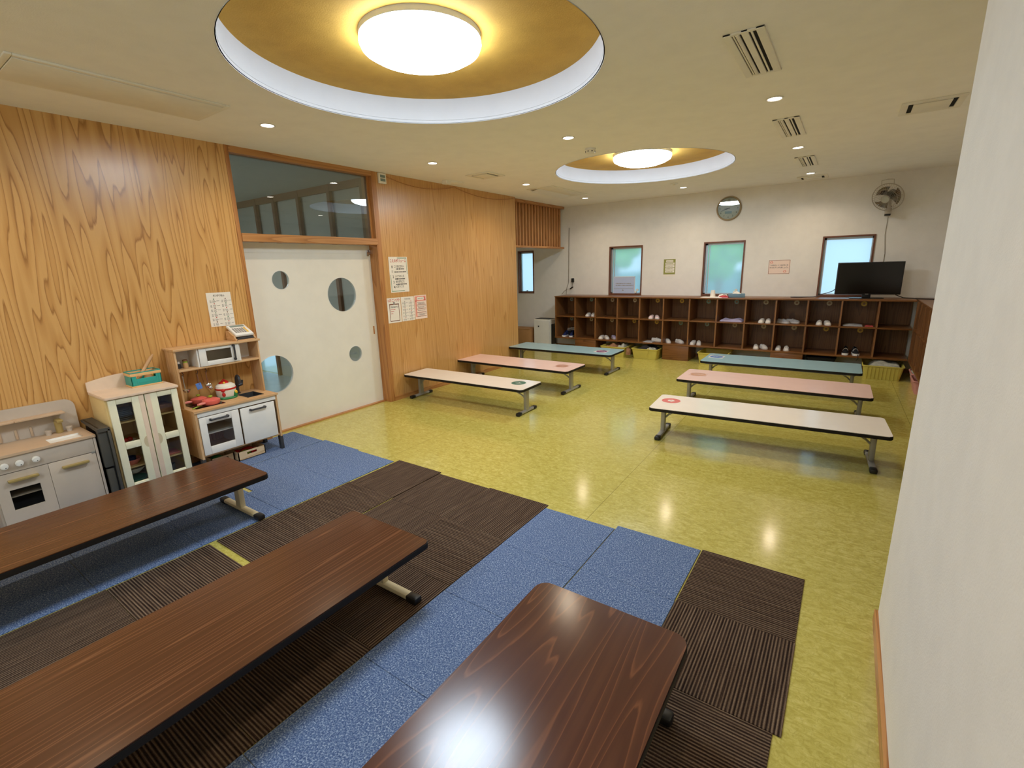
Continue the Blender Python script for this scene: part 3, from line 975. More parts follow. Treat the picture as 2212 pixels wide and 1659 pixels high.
table('low_table', 'long dark brown folding table in front of the toy kitchens', 1.315, 0.60, 0.33, 1.82, 0.60, 0.6, M_rose, M_cream, None, 0.035, M_blackedge, TT, 'y', GD, 0.034)
table('low_table', 'long dark brown folding table in the middle of the brown carpet tiles', 2.84, 0.585, 0.33, 1.82, 0.60, 0.6, M_rose, M_cream, None, 0.03, M_blackedge, TT, 'y', GD, 0.034)
table('low_table', 'dark rosewood folding table with rounded corners and a bright lamp reflection', 4.078, 0.63, 0.33, 1.82, 0.63, 0.4, M_rose2, M_cream, None, 0.055, M_blackedge, TT, 'y', GD, 0.034)

# ================================================================== CARPET TILES
COLS = [(-0.012, 0.517, 'B'), (0.53, 1.052, 'B'), (1.055, 1.562, 'B'), (1.578, 2.09, 'N'), (2.098, 2.61, 'N'), (2.613, 3.135, 'N'), (3.139, 3.652, 'B'), (3.657, 4.169, 'B'), (4.177, 4.692, 'N')]
CNAME = ['the column against the wooden wall', 'the second column from the wooden wall', 'the third column from the wooden wall', 'the left brown column of three', 'the middle brown column of three',
         'the right brown column of three', 'the column left of the rosewood table', 'the column beneath the rosewood table', 'the rightmost column']
TOPS = [2.612, 2.637, 2.62, 2.666, 2.638, 2.65, 2.604, 2.648, 2.660]
OFF = {(3, 2): 0.055, (5, 1): 0.0, (2, 1): 0.01}
ORDN = ['first', 'second', 'third', 'fourth', 'fifth']
STR = {3: 'yxxxy', 4: 'yyxyx', 5: 'yxyxx', 8: 'xyxyx'}
for ci, (x0, x1, k) in enumerate(COLS):
    y = TOPS[ci]
    for ri in range(5):
        ya = y - 0.519
        x0r, x1r = x0 + rnd.uniform(-0.003, 0.003) * (ri > 0), x1 + rnd.uniform(-0.003, 0.003) * (ri > 0)
        if ci == 3 and ri == 0:
            x0r += 0.008
        if ci == 8 and ri >= 2:
            x0r -= 0.02
            x1r -= 0.024
        if ci == 3 and ri == 1:
            ya = 1.655
        if ci == 1 and ri == 1:
            ya = 1.632
        cx, cy = (x0r + x1r) / 2, (y + ya) / 2
        mb = MB().box((x0r - cx, ya - cy, 0), (x1r - cx, y - cy, TT), 0.0015, 1)
        mat = M_bluec if k == 'B' else (M_brownx if STR[ci][ri] == 'x' else M_browny)
        o = obj('carpet_tile', mb, mat, None, smooth=False)
        o.location = (cx, cy, 0)
        tag(o, '%s carpet tile, %s from the yellow floor in %s' % ('blue' if k == 'B' else 'brown', ORDN[ri], CNAME[ci]), 'carpet tile', 'loose carpet tiles')
        y = ya - 0.002
        if ci == 3 and ri == 2:
            y = 1.088
        if ci == 3 and ri == 1:
            y = ya - 0.003
        if ci == 1 and ri == 1:
            y = 1.602

# ================================================================== SHOE SHELF along the far wall
YC = 8.31
DIV = [-0.03, 0.401, 0.828, 1.266, 1.684, 2.107, 2.544, 2.978, 3.403, 3.823, 4.239, 4.654, 5.08, 5.475]
ZT, ZM, ZB_ = 1.08, 0.688, 0.272
r = thing('shoe_shelf', 'long brown two-row shoe shelf under the far wall windows', 'shoe shelf', (2.7, 8.55, 0), 'wooden shoe shelves')
obj('top_board', MB().box((-0.045, YC - 0.012, ZT - 0.022), (5.47, YF - 0.012, ZT), 0.003), M_shelf, r)
obj('middle_board', MB().box((-0.04, YC - 0.004, ZM - 0.011), (5.47, YF - 0.03, ZM + 0.009), 0.002), M_shelf, r)
obj('bottom_board', MB().box((-0.045, YC - 0.008, ZB_ - 0.016), (5.47, YF - 0.03, ZB_ + 0.008), 0.002), M_shelf, r)
obj('back_panel', MB().box((-0.03, YF - 0.03, ZB_), (5.475, YF - 0.014, ZT - 0.022)), M_shelfv, r)
for x in DIV[:-1]:
    obj('divider', MB().box((x - 0.011, YC, ZB_ + 0.008), (x + 0.011, YF - 0.03, ZM - 0.011)).box((x - 0.011, YC, ZM + 0.009), (x + 0.011, YF - 0.03, ZT - 0.022)), M_shelfv, r)
for a, b in ((0.405, 0.845), (2.125, 2.57), (3.81, 4.245)):
    obj('base_box', MB().box((a, YC, 0.0), (b, YF - 0.03, ZB_ - 0.016), 0.003), M_shelf, r)
stc = [pbr('sticker_%s' % n, c, 0.6, var=0.02) for n, c in (('blue', S(120, 140, 140)), ('teal', S(110, 140, 128)), ('cream', S(178, 160, 130)), ('white', S(196, 180, 150)), ('yellow', S(196, 160, 60)), ('gold', S(200, 160, 50)))]
UP = [0, 1, 2, 3, 4, 5, 1, 0, 2, 2, 2, 4, None]
LO = [0, 2, 2, 4, 4, 1, 0, 2, 2, 2, 4, 4, None]
for row, (lst, zz) in enumerate(((UP, 1.008), (LO, 0.628))):
    for k, c in enumerate(lst):
        if c is None:
            continue
        x = DIV[k] + 0.255
        # name stickers hang at the front under the board above
        pl = Plane((x, YC + 0.20, zz), (1, 0, 0), (0, 0, 1))
        st = obj('name_sticker', pl.disc(MB(), 0, 0, 0.036, -0.002, 0.0, 24), stc[c], r, smooth=False)
        obj('sticker_mark', pl.disc(MB(), 0, 0, 0.016, 0.0, 0.0006, 16), M_shelf, st, smooth=False)

# second shelf along the right wall
XC = 5.475
YS = [8.30, 7.87, 7.44, 7.01, 6.58, 6.15, 5.72, 5.29, 4.86, 4.43, 4.0, 3.57, 3.14, 2.71]
r = thing('shoe_shelf', 'brown shoe shelf along the right wall, mostly behind the white wall end', 'shoe shelf', (5.7, 5.5, 0), 'wooden shoe shelves')
obj('top_board', MB().box((XC + 0.014, 2.7, ZT - 0.022), (XR - 0.012, YF - 0.012, ZT), 0.003), M_shelf, r)
obj('middle_board', MB().box((XC + 0.005, 2.7, ZM - 0.011), (XR - 0.03, YC, ZM + 0.009), 0.002), M_shelf, r)
obj('bottom_board', MB().box((XC, 2.7, ZB_ - 0.016), (XR - 0.03, YC, ZB_ + 0.008), 0.002), M_shelf, r)
obj('back_panel', MB().box((XR - 0.03, 2.7, ZB_), (XR - 0.014, YF - 0.012, ZT - 0.022)), M_shelfv, r)
for y in YS:
    obj('divider', MB().box((XC, y - 0.011, ZB_ + 0.008), (XR - 0.03, y + 0.011, ZM - 0.011)).box((XC, y - 0.011, ZM + 0.009), (XR - 0.03, y + 0.011, ZT - 0.022)), M_shelfv, r)
for y in (5.3, 2.8):
    obj('base_box', MB().box((XC, y, 0.0), (XR - 0.03, y + 0.42, ZB_ - 0.016), 0.003), M_shelf, r)


# ================================================================== SHOES
def make_shoe(name, body, sole, high=False, tongue=None):
    """one left-right neutral shoe, toe toward -y, 0.20 long, origin at the sole"""
    r = thing(name, 'shoe', 'shoe', (0, 0, 0))
    L = 0.20
    st = [(-0.5, 0.010, 0.022), (-0.46, 0.026, 0.036), (-0.36, 0.036, 0.046), (-0.2, 0.039, 0.052), (-0.02, 0.034, 0.060 if not high else 0.085), (0.15, 0.029, 0.062 if not high else 0.115), (0.32, 0.030, 0.064 if not high else 0.118), (0.44, 0.026, 0.062 if not high else 0.112), (0.5, 0.010, 0.05 if not high else 0.09)]
    t = bmesh.new()
    rows = []
    n = 12
    for u, hw, h in st:
        row = []
        for k in range(n + 1):
            a = PI * k / n
            row.append(t.verts.new((hw * math.cos(a), u * L, 0.012 + (h - 0.012) * math.sin(a) ** 0.7)))
        rows.append(row)
    for i, (A, B) in enumerate(zip(rows, rows[1:])):
        for k in range(n):
            if 4 <= i <= 6 and 4 <= k <= 7:
                continue            # the opening
            t.faces.new((A[k], A[k + 1], B[k + 1], B[k]))
    t.faces.new(rows[0])
    t.faces.new(rows[-1][::-1])
    bmesh.ops.recalc_face_normals(t, faces=t.faces)
    obj('upper', MB()._add(t), body, r)
    out = [(hw * 1.06, u * L * 1.02) for u, hw, h in st] + [(-hw * 1.06, u * L * 1.02) for u, hw, h in st[::-1]]
    obj('sole', MB().prism(out, 0.0, 0.018 if not high else 0.028), sole, r)
    obj('lining', MB().ball((0, 0.045, 0.04), 0.026, (0.9, 1.9, 0.5), 12), M_shoein, r)
    obj('strap', MB().sheet(lambda u, v: (0.036 * math.cos(PI * (0.12 + 0.76 * u)), -0.012 + 0.022 * v, 0.012 + (0.054 if not high else 0.078) * math.sin(PI * (0.12 + 0.76 * u)) ** 0.7), 10, 1, 0.003), tongue or body, r)
    return r


pW = make_shoe('indoor_shoe', M_shoe, M_shoe)
pG = make_shoe('indoor_shoe', M_shoegrey, M_shoe)
pP = make_shoe('indoor_shoe', M_shoepink, M_shoe)
pN = make_shoe('sneaker', M_navy, M_white, True, M_blackfab)
pB = make_shoe('sneaker', M_blackfab, M_white, True, M_shoe)
pL = make_shoe('indoor_shoe', M_lav, M_shoe)
_first = set()


def shoe(proto, x, y, z, rot, label):
    if proto.name not in _first:
        _first.add(proto.name)
        proto.location = (x, y, z)
        proto.rotation_euler = (0, 0, math.radians(rot))
        proto['label'] = label
        proto['group'] = 'shoes on the shelf'
        return proto
    o = dup(proto, (x, y, z), math.radians(rot), label)
    o['group'] = 'shoes on the shelf'
    return o


ZU, ZL = ZM + 0.0102, ZB_ + 0.0092
for (p, x, y, z, rot, lab) in [
    (pW, 0.62, 8.45, ZU, 8, 'left shoe of the white pair at the left end of the upper row'),
    (pW, 0.72, 8.46, ZU, 20, 'right shoe of the white pair at the left end of the upper row'),
    (pP, 1.87, 8.42, ZU, 6, 'left shoe of the pale pink pair in the upper row'),
    (pP, 1.965, 8.43, ZU, 24, 'right shoe of the pale pink pair in the upper row'),
    (pW, 3.635, 8.42, ZU, -4, 'left white shoe in the upper row under the framed red notice'),
    (pW, 3.725, 8.425, ZU, 6, 'right white shoe in the upper row under the framed red notice'),
    (pG, 3.93, 8.47, ZU, 62, 'left grey sports shoe in the upper row, right of the red notice'),
    (pG, 4.05, 8.52, ZU, 75, 'right grey sports shoe in the upper row, right of the red notice'),
    (pW, 4.40, 8.43, ZU, 0, 'left white shoe in the upper row under the frosted window by the television'),
    (pW, 4.50, 8.43, ZU, 14, 'right white shoe in the upper row under the frosted window by the television'),
    (pN, 0.125, 8.43, ZL, 4, 'left navy sneaker with thick white sole in the lower left cubby'),
    (pN, 0.265, 8.44, ZL, 12, 'right navy sneaker with thick white sole in the lower left cubby'),
    (pW, 0.915, 8.42, ZL, 6, 'left white shoe in the lower row beside a lavender shoe'),
    (pW, 1.01, 8.44, ZL, 38, 'right white shoe in the lower row beside a lavender shoe'),
    (pL, 1.135, 8.50, ZL, 40, 'lavender shoe leaning on the divider in the lower row'),
    (pW, 1.95, 8.52, ZL, 80, 'single white shoe in the lower row beside grey papers'),
    (pW, 2.17, 8.46, ZL, 30, 'left slip-on of the white pair lying sideways above the base box'),
    (pW, 2.36, 8.50, ZL, 50, 'right slip-on of the white pair lying sideways above the base box'),
    (pW, 2.605, 8.45, ZL, -2, 'left shoe of the whitish pair right of the middle base box'),
    (pW, 2.70, 8.45, ZL, 14, 'right shoe of the whitish pair right of the middle base box'),
    (pW, 3.585, 8.42, ZL, 10, 'left shoe of the overlapping white pair in the lower row'),
    (pW, 3.69, 8.47, ZL, 30, 'right shoe of the overlapping white pair in the lower row'),
    (pW, 3.90, 8.44, ZL, 2, 'left shoe of the white pair above the third base box'),
    (pW, 4.01, 8.44, ZL, 6, 'right shoe of the white pair above the third base box'),
    (pB, 4.765, 8.42, ZL, 0, 'left black high-top sneaker with white toe in the lower row'),
    (pB, 4.885, 8.425, ZL, 12, 'right black high-top sneaker with white toe in the lower row'),
]:
    shoe(p, x, y, z, rot, lab)

# other things lying in the cubbies
def fold(name, label, cat, x0, x1, y0, y1, z, h, mat, seed=0, group=None):
    q = random.Random(seed)
    ph = [q.uniform(0, 6) for _ in range(4)]
    def fn(u, v):
        e = min(1, 6 * u, 6 * (1 - u), 5 * v, 5 * (1 - v)) ** 0.5
        return (x0 + (x1 - x0) * u, y0 + (y1 - y0) * v, z + 0.001 + h * e * (0.78 + 0.22 * math.sin(9 * u + ph[0] + 4 * v) * math.cos(6 * v + ph[1])))
    return tag(obj(name, MB().sheet(fn, 22, 14, 0.0009), mat), label, cat, group)


fold('folded_cloth', 'flat pale lavender cloth folded in the upper row under the tissue box', 'cloth', 3.02, 3.36, 8.36, 8.62, ZU, 0.045, M_lav, 1)
fold('paper_sheets', 'grey papers spread in the lower row, edge over the board', 'paper', 1.76, 1.93, 8.305, 8.55, ZL, 0.012, M_shoegrey, 2)
fold('flat_sandals', 'flattened white sandals in the upper row under the television', 'sandals', 4.69, 4.93, 8.36, 8.56, ZU, 0.03, M_shoegrey, 5)
fold('red_wallet', 'flat red and white pouch beside the sandals under the television', 'pouch', 4.95, 5.05, 8.36, 8.5, ZU, 0.016, M_inkr, 6)
fold('striped_bag', 'black striped drawstring bag behind the navy sneakers', 'bag', 0.08, 0.36, 8.56, 8.72, ZL, 0.17, M_blackfab, 7)
m = MB()
for k in range(3):
    m.tube([(0.10, 8.553 + 0.006 * k, ZL + 0.10 + 0.02 * k), (0.2, 8.55, ZL + 0.118 + 0.02 * k), (0.31, 8.552, ZL + 0.13 + 0.018 * k)], 0.004, 6)
tag(obj('bag_cord', m, M_shoe), 'white drawstring cords hanging over the navy sneakers', 'cord')
tag(obj('lace_end', MB().tube([(4.90, 8.36, ZL + 0.03), (4.915, 8.308, ZL + 0.012), (4.925, 8.293, ZL - 0.03), (4.905, 8.292, ZL - 0.06)], 0.004, 6), M_blackfab), 'black shoelace dangling over the lower board edge', 'shoelace')


# ================================================================== BINS under the shelf
def bin_(name, label, x0, x1, y0, y1, h, mat, ribs=0, group='storage bins under the shelf', cat='bin'):
    r = thing(name, label, cat, ((x0 + x1) / 2, (y0 + y1) / 2, 0), group)
    tp = 0.03
    t = bmesh.new()
    def ring(x0, x1, y0, y1, z):
        return [t.verts.new((u, v, z)) for u, v in rrect(x0, y0, x1, y1, 0.03, 3)]
    a = ring(x0 + tp, x1 - tp, y0 + tp, y1 - tp, 0.0)
    b = ring(x0, x1, y0, y1, h)
    c = ring(x0 + 0.006, x1 - 0.006, y0 + 0.006, y1 - 0.006, h)
    d = ring(x0 + tp + 0.006, x1 - tp - 0.006, y0 + tp + 0.006, y1 - tp - 0.006, 0.006)
    for A, B in ((a, b), (b, c), (c, d)):
        for i in range(len(A)):
            t.faces.new((A[i], A[(i + 1) % len(A)], B[(i + 1) % len(A)], B[i]))
    t.faces.new(a[::-1])
    t.faces.new(d)
    bmesh.ops.recalc_face_normals(t, faces=t.faces)
    obj('tub', MB()._add(t), mat, r)
    t = bmesh.new()
    A = [t.verts.new((u, v, h - 0.012)) for u, v in rrect(x0 - 0.008, y0 - 0.008, x1 + 0.008, y1 + 0.008, 0.035, 3)]
    B = [t.verts.new((u, v, h + 0.002)) for u, v in rrect(x0 - 0.008, y0 - 0.008, x1 + 0.008, y1 + 0.008, 0.035, 3)]
    C_ = [t.verts.new((u, v, h + 0.002)) for u, v in rrect(x0 + 0.004, y0 + 0.004, x1 - 0.004, y1 - 0.004, 0.03, 3)]
    E_ = [t.verts.new((u, v, h - 0.012)) for u, v in rrect(x0 + 0.001, y0 + 0.001, x1 - 0.001, y1 - 0.001, 0.03, 3)]
    for P_, Q_ in ((A, B), (B, C_), (E_, A)):
        for i in range(len(P_)):
            t.faces.new((P_[i], P_[(i + 1) % len(P_)], Q_[(i + 1) % len(P_)], Q_[i]))
    bmesh.ops.recalc_face_normals(t, faces=t.faces)
    obj('rim', MB()._add(t), mat, r)
    if ribs:
        m = MB()
        for k in range(ribs):
            x = x0 + tp + 0.03 + (x1 - x0 - 2 * tp - 0.06) * k / (ribs - 1)
            m.prism([(y0 + 0.026, 0.012), (y0 + 0.002, h - 0.02), (y0 - 0.003, h - 0.02), (y0 + 0.021, 0.012)], x - 0.003, x + 0.003, 'yz')
        obj('rib', m, mat, r)
    return r


bin_('storage_bin', 'yellow-green bin behind the left aqua table, first from the left', 1.03, 1.50, 8.12, 8.62, 0.19, M_bin)
bin_('storage_bin', 'yellow-green bin with a dangling cord, left of the middle base box', 1.62, 2.085, 8.14, 8.64, 0.185, M_bin)
bin_('storage_bin', 'yellow-green bin half hidden behind the right aqua table', 2.76, 3.22, 8.14, 8.64, 0.195, M_bin)
bin_('storage_bin', 'yellow-green ribbed bin holding pale cloth in the right corner', 4.985, 5.44, 8.12, 8.62, 0.195, M_bin, 9)
bin_('storage_bin', 'black bin under the shelf beside the third base box', 4.29, 4.66, 8.38, 8.72, 0.21, M_blackfab)
bin_('storage_bin', 'pink bin under the right shelf, farther of two', 5.50, 5.90, 7.86, 8.22, 0.17, M_pinkbin)
bin_('storage_bin', 'pink bin under the right shelf, nearer of two', 5.48, 5.88, 7.40, 7.78, 0.17, M_pinkbin)
fold('cloth_bundle', 'pale grey cloth heaped in the ribbed corner bin', 'cloth', 5.05, 5.42, 8.17, 8.55, 0.12, 0.125, M_greycloth, 11)
fold('cloth_bundle', 'dark cloth bags heaped in the bin left of the middle base box', 'bag', 1.67, 2.05, 8.19, 8.56, 0.11, 0.12, M_blackfab, 12)
fold('cloth_bundle', 'dark brown bags in the first bin from the left', 'bag', 1.08, 1.32, 8.17, 8.55, 0.11, 0.12, M_browncloth, 13)
fold('cloth_bundle', 'pale patterned bag in the first bin from the left', 'bag', 1.325, 1.46, 8.17, 8.5, 0.11, 0.13, M_greycloth, 14)
fold('cloth_bundle', 'white lacy cord heap on the bin left of the middle base box', 'cord', 1.88, 2.03, 8.15, 8.32, 0.15, 0.06, M_greycloth, 15)
tag(obj('bin_cord', MB().tube([(1.925, 8.17, 0.205), (1.925, 8.125, 0.19), (1.93, 8.13, 0.13), (1.915, 8.135, 0.10), (1.94, 8.135, 0.09)], 0.006, 6), M_bin), 'pale yellow cord hanging down the bin front', 'cord')
fold('cloth_strap', 'tan cloth strap hanging between the two left bins', 'strap', 1.52, 1.60, 8.13, 8.20, 0.06, 0.14, M_browncloth, 16)
fold('cloth_bundle', 'pale cloth and papers poking out of the pink bin under the right shelf', 'cloth', 5.50, 5.62, 7.95, 8.16, 0.13, 0.08, M_greycloth, 17)
fold('cloth_bundle', 'dark cloth in the black bin under the shelf', 'cloth', 4.33, 4.62, 8.42, 8.66, 0.13, 0.08, M_navy, 18)

# ================================================================== ON TOP OF THE SHELF
r = thing('television', 'black flat television standing on the shelf in the right corner', 'television', (4.92, 8.55, ZT))
M_ = Matrix.Translation((4.92, 8.55, 0)) @ Matrix.Rotation(math.radians(4.0), 4, 'Z')
obj('housing', MB().box((-0.382, -0.012, ZT + 0.055), (0.382, 0.035, ZT + 0.505), 0.006, M=M_), M_black, r)
obj('screen', MB().box((-0.370, -0.0135, ZT + 0.072), (0.370, -0.011, ZT + 0.493), M=M_), M_screen, r)
obj('stand', MB().box((-0.05, 0.0, ZT + 0.01), (0.05, 0.03, ZT + 0.08), 0.004, M=M_).prism(rrect(-0.2, -0.10, 0.2, 0.12, 0.05), ZT, ZT + 0.01, M=M_), M_black, r)
obj('logo_bar', MB().box((-0.02, -0.0138, ZT + 0.060), (0.02, -0.0118, ZT + 0.065), M=M_), M_steel, r)
tag(obj('power_cable', MB().tube([(5.25, 8.62, ZT + 0.05), (5.34, 8.6, ZT + 0.012), (5.5, 8.5, ZT + 0.006), (5.7, 8.42, ZT + 0.006), (5.9, 8.5, ZT + 0.006)], 0.006, 6), M_black), 'black cable running right from the television to the corner', 'cable')
tag(obj('antenna_cable', MB().tube([(3.98, 8.60, ZT + 0.006), (4.06, 8.56, ZT + 0.006), (4.16, 8.6, ZT + 0.008), (4.28, 8.62, ZT + 0.012), (4.38, 8.64, ZT + 0.05), (4.50, 8.66, ZT + 0.09), (4.56, 8.66, ZT + 0.14)], 0.006, 6).tube([(3.98, 8.60, ZT + 0.006), (4.02, 8.66, ZT + 0.006), (4.12, 8.65, ZT + 0.008), (4.28, 8.63, ZT + 0.01)], 0.005, 6), M_charc), 'dark looped cable rising in front of the frosted window by the television', 'cable')
r = thing('tissue_box', 'blue-grey tissue box on the shelf below the middle frosted window', 'tissue box', (3.23, 8.5, ZT))
obj('carton', MB().box((3.10, 8.44, ZT), (3.345, 8.56, ZT + 0.06), 0.004, M=Matrix.Translation((3.22, 8.5, 0)) @ Matrix.Rotation(0.2, 4, 'Z') @ Matrix.Translation((-3.22, -8.5, 0))), M_tissueb, r)
obj('tissue', MB().sheet(lambda u, v: (3.16 + 0.13 * u, 8.47 + 0.06 * v + 0.02 * math.sin(6 * u), ZT + 0.06 + 0.035 * math.sin(PI * u) * math.sin(PI * v)), 12, 8, 0.0006), M_paper, r)
r = thing('paper_cup', 'upturned white cup on the shelf below the middle frosted window', 'cup', (2.87, 8.45, ZT))
obj('cup_wall', MB().lathe([(0.0, 0.115), (0.03, 0.115), (0.044, 0.0), (0.041, 0.0), (0.028, 0.110), (0, 0.110)], (2.87, 8.45, ZT), 28), M_paper, r)
obj('cup_rim', MB().lathe([(0.044, 0.0), (0.047, 0.003), (0.044, 0.006)], (2.87, 8.45, ZT), 28), M_white, r)
fold('paper_pile', 'white papers lying around the upturned cup', 'paper', 2.70, 3.04, 8.33, 8.42, ZT, 0.014, M_paper, 21)
fold('red_pouch', 'dark red pouch lying left of the tissue box', 'pouch', 2.98, 3.13, 8.34, 8.44, ZT, 0.04, M_red, 22)
fold('plastic_pack', 'white plastic pack lying behind the red pouch', 'pack', 2.95, 3.08, 8.45, 8.6, ZT, 0.05, M_paper, 23)

# ================================================================== ALCOVE
r = thing('air_purifier', 'white upright air purifier left of the shoe shelf', 'air purifier', (-0.43, 8.56, 0))
obj('body', MB().box((-0.63, 8.44, 0.0), (-0.225, 8.70, 0.60), 0.03, 3), M_ivory, r)
obj('top_vent', MB().box((-0.60, 8.455, 0.59), (-0.255, 8.68, 0.606), 0.004), M_black, r)
obj('front_panel', MB().prism(rrect(-0.615, 0.04, -0.24, 0.575, 0.03), 8.426, 8.446, 'xz', 0.006), M_white, r)
obj('emblem', MB().box((-0.515, 8.423, 0.435), (-0.487, 8.427, 0.465)), M_ink, r)
obj('side_grille', MB().box((-0.226, 8.47, 0.08), (-0.215, 8.67, 0.5), 0.003), M_grayblk, r)
r = thing('cardboard_box', 'brown cardboard box on the floor left of the air purifier', 'box', (-0.98, 8.5, 0))
obj('carton', MB().box((-1.3, 8.36, 0.0), (-0.68, 8.72, 0.385), 0.004), M_card, r)
obj('lid_flap', MB().box((-1.3, 8.355, 0.386), (-0.995, 8.72, 0.389)).box((-0.985, 8.355, 0.386), (-0.675, 8.72, 0.389)), M_card, r)

# ================================================================== FAR WALL FITTINGS
r = thing('wall_clock', 'round cream wall clock with a digital window on the far wall', 'clock', (2.945, YF - 0.02, 2.49))
T_ = Matrix.Translation((2.945, YF, 2.49)) @ Matrix.Rotation(PI / 2, 4, 'X')
obj('rim', MB().lathe([(0.0, 0.0), (0.19, 0.0), (0.192, 0.02), (0.182, 0.045), (0.170, 0.048), (0.166, 0.034), (0.166, 0.02)], n=64, M=T_), M_clockrim, r)
obj('dial', MB().cyl((0, 0, 0.022), 0.168, 0.004, n=64, M=T_), M_clockface, r)
pl = Plane((2.945, YF - 0.0245, 2.49), (1, 0, 0), (0, 0, 1))
m = []
for k in range(1, 13):
    a = math.radians(90 - 30 * k)
    m.append(pl.text(str(k), 0.135 * math.cos(a), 0.135 * math.sin(a) - 0.0125, 0.036, align='CENTER', h=0.0008))
obj('numerals', join(m), M_ink, r, smooth=False)
m = MB()
def hand(m, ang, l, wd):
    a = math.radians(90 - ang)
    c, s_ = math.cos(a), math.sin(a)
    pl.poly(m, [(-c * 0.02 - s_ * wd, -s_ * 0.02 + c * wd), (-c * 0.02 + s_ * wd, -s_ * 0.02 - c * wd), (c * l + s_ * wd * 0.6, s_ * l - c * wd * 0.6), (c * l - s_ * wd * 0.6, s_ * l + c * wd * 0.6)], 0.002, 0.003)
hand(m, 252, 0.125, 0.0035)
obj('minute_hand', m, M_ink, r, smooth=False)
m = MB()
hand(m, 263, 0.075, 0.005)
obj('hour_hand', m, M_ink, r, smooth=False)
obj('digital_window', pl.rect(MB(), -0.055, -0.082, 0.05, -0.045, 0.0005, 0.002), M_lcd, r, smooth=False)
obj('cover_glass', MB().cyl((0, 0, 0.039), 0.168, 0.003, n=64, M=T_), M_smoke, r)

# wall fan
r = thing('wall_fan', 'grey wall-mounted fan on the far wall above the television', 'fan', (5.0, YF, 2.35))
FM = Matrix.Translation((5.0, YF - 0.25, 2.435)) @ Matrix.Rotation(math.radians(-22), 4, 'Z') @ Matrix.Rotation(math.radians(90 + 24), 4, 'X')
m = MB()
for k in range(40):
    a = 2 * PI * k / 40
    pts = [(rr * math.cos(a), rr * math.sin(a), zz) for rr, zz in ((0.045, 0.075), (0.11, 0.07), (0.165, 0.045), (0.182, 0.0), (0.165, -0.04), (0.10, -0.06), (0.05, -0.062))]
    m.tube(pts, 0.0013, 4, M=FM)
for rr, zz, tr in ((0.183, 0.0, 0.006), (0.13, 0.062, 0.0016), (0.05, 0.075, 0.003)):
    m.tube([(rr * math.cos(2 * PI * k / 48), rr * math.sin(2 * PI * k / 48), zz) for k in range(49)], tr, 6, M=FM)
obj('cage', m, M_fan, r)
obj('front_badge', MB().cyl((0, 0, 0.076), 0.046, 0.010, n=28, bev=0.002, M=FM), M_steel, r)
for k in range(3):
    a0 = 2 * PI * k / 3
    m = MB().sheet(lambda u, v: (FM @ Vector(((0.035 + 0.115 * u) * math.cos(a0 + (v - 0.5) * (0.9 + 0.7 * u)), (0.035 + 0.115 * u) * math.sin(a0 + (v - 0.5) * (0.9 + 0.7 * u)), 0.02 - 0.04 * v)))[:], 8, 8, 0.002)
    obj('blade', m, M_fanblade, r)
obj('motor', MB().cyl((0, 0, -0.09), 0.055, 0.13, n=28, bev=0.012, M=FM).cyl((0, 0, 0.0), 0.02, 0.06, n=16, M=FM), M_grayblk, r)
obj('carry_handle', MB().tube([(-0.07, 0.165, -0.01), (-0.07, 0.225, -0.02), (0.0, 0.235, -0.02), (0.07, 0.225, -0.02), (0.07, 0.165, -0.01)], 0.004, 6, M=FM), M_fan, r)
obj('mount_bracket', MB().box((4.995, YF - 0.20, 2.205), (5.065, YF - 0.0, 2.30), 0.008).box((5.01, YF - 0.22, 2.25), (5.05, YF - 0.13, 2.42), 0.01), M_fan, r)
obj('switch_cover', MB().box((4.993, YF - 0.207, 2.20), (5.060, YF - 0.15, 2.222), 0.003), M_black, r)
tag(obj('fan_cord', MB().tube([(5.045, YF - 0.008, 2.2), (5.04, YF - 0.006, 1.95), (5.07, YF - 0.006, 1.7), (5.065, YF - 0.006, 1.45), (5.09, YF - 0.006, 1.2)], 0.003, 6), M_wire), 'thin cord running down the far wall below the fan', 'cord')

# conduit, plug and wires near the lattice
tag(obj('wall_conduit', MB().tube([(0.0, YF - 0.007, 2.385), (-0.012, YF - 0.007, 1.32)], 0.006, 8), M_wire), 'thin vertical grey conduit on the far wall by the slatted screen', 'conduit')
r = thing('power_adapter', 'black power adapter plugged in low on the far wall', 'power adapter', (0.097, YF, 1.36))
obj('outlet', MB().box((0.06, YF - 0.008, 1.30), (0.135, YF, 1.42), 0.003), M_wall, r)
obj('body', MB().box((0.073, YF - 0.06, 1.325), (0.122, YF - 0.008, 1.405), 0.008), M_black, r)
obj('connector', MB().tube([(0.11, YF - 0.05, 1.235), (0.045, YF - 0.05, 1.195)], 0.013, 8), M_black, r)
obj('wires', MB().tube([(0.1, YF - 0.04, 1.325), (0.10, YF - 0.05, 1.27), (0.11, YF - 0.05, 1.24)], 0.004, 6).tube([(0.045, YF - 0.05, 1.195), (-0.03, YF - 0.04, 1.19), (-0.1, YF - 0.03, 1.15), (-0.16, YF - 0.03, 1.085)], 0.004, 6).tube([(-0.012, YF - 0.007, 1.32), (-0.05, YF - 0.02, 1.2), (-0.06, YF - 0.02, 1.085)], 0.004, 6), M_wire, r)

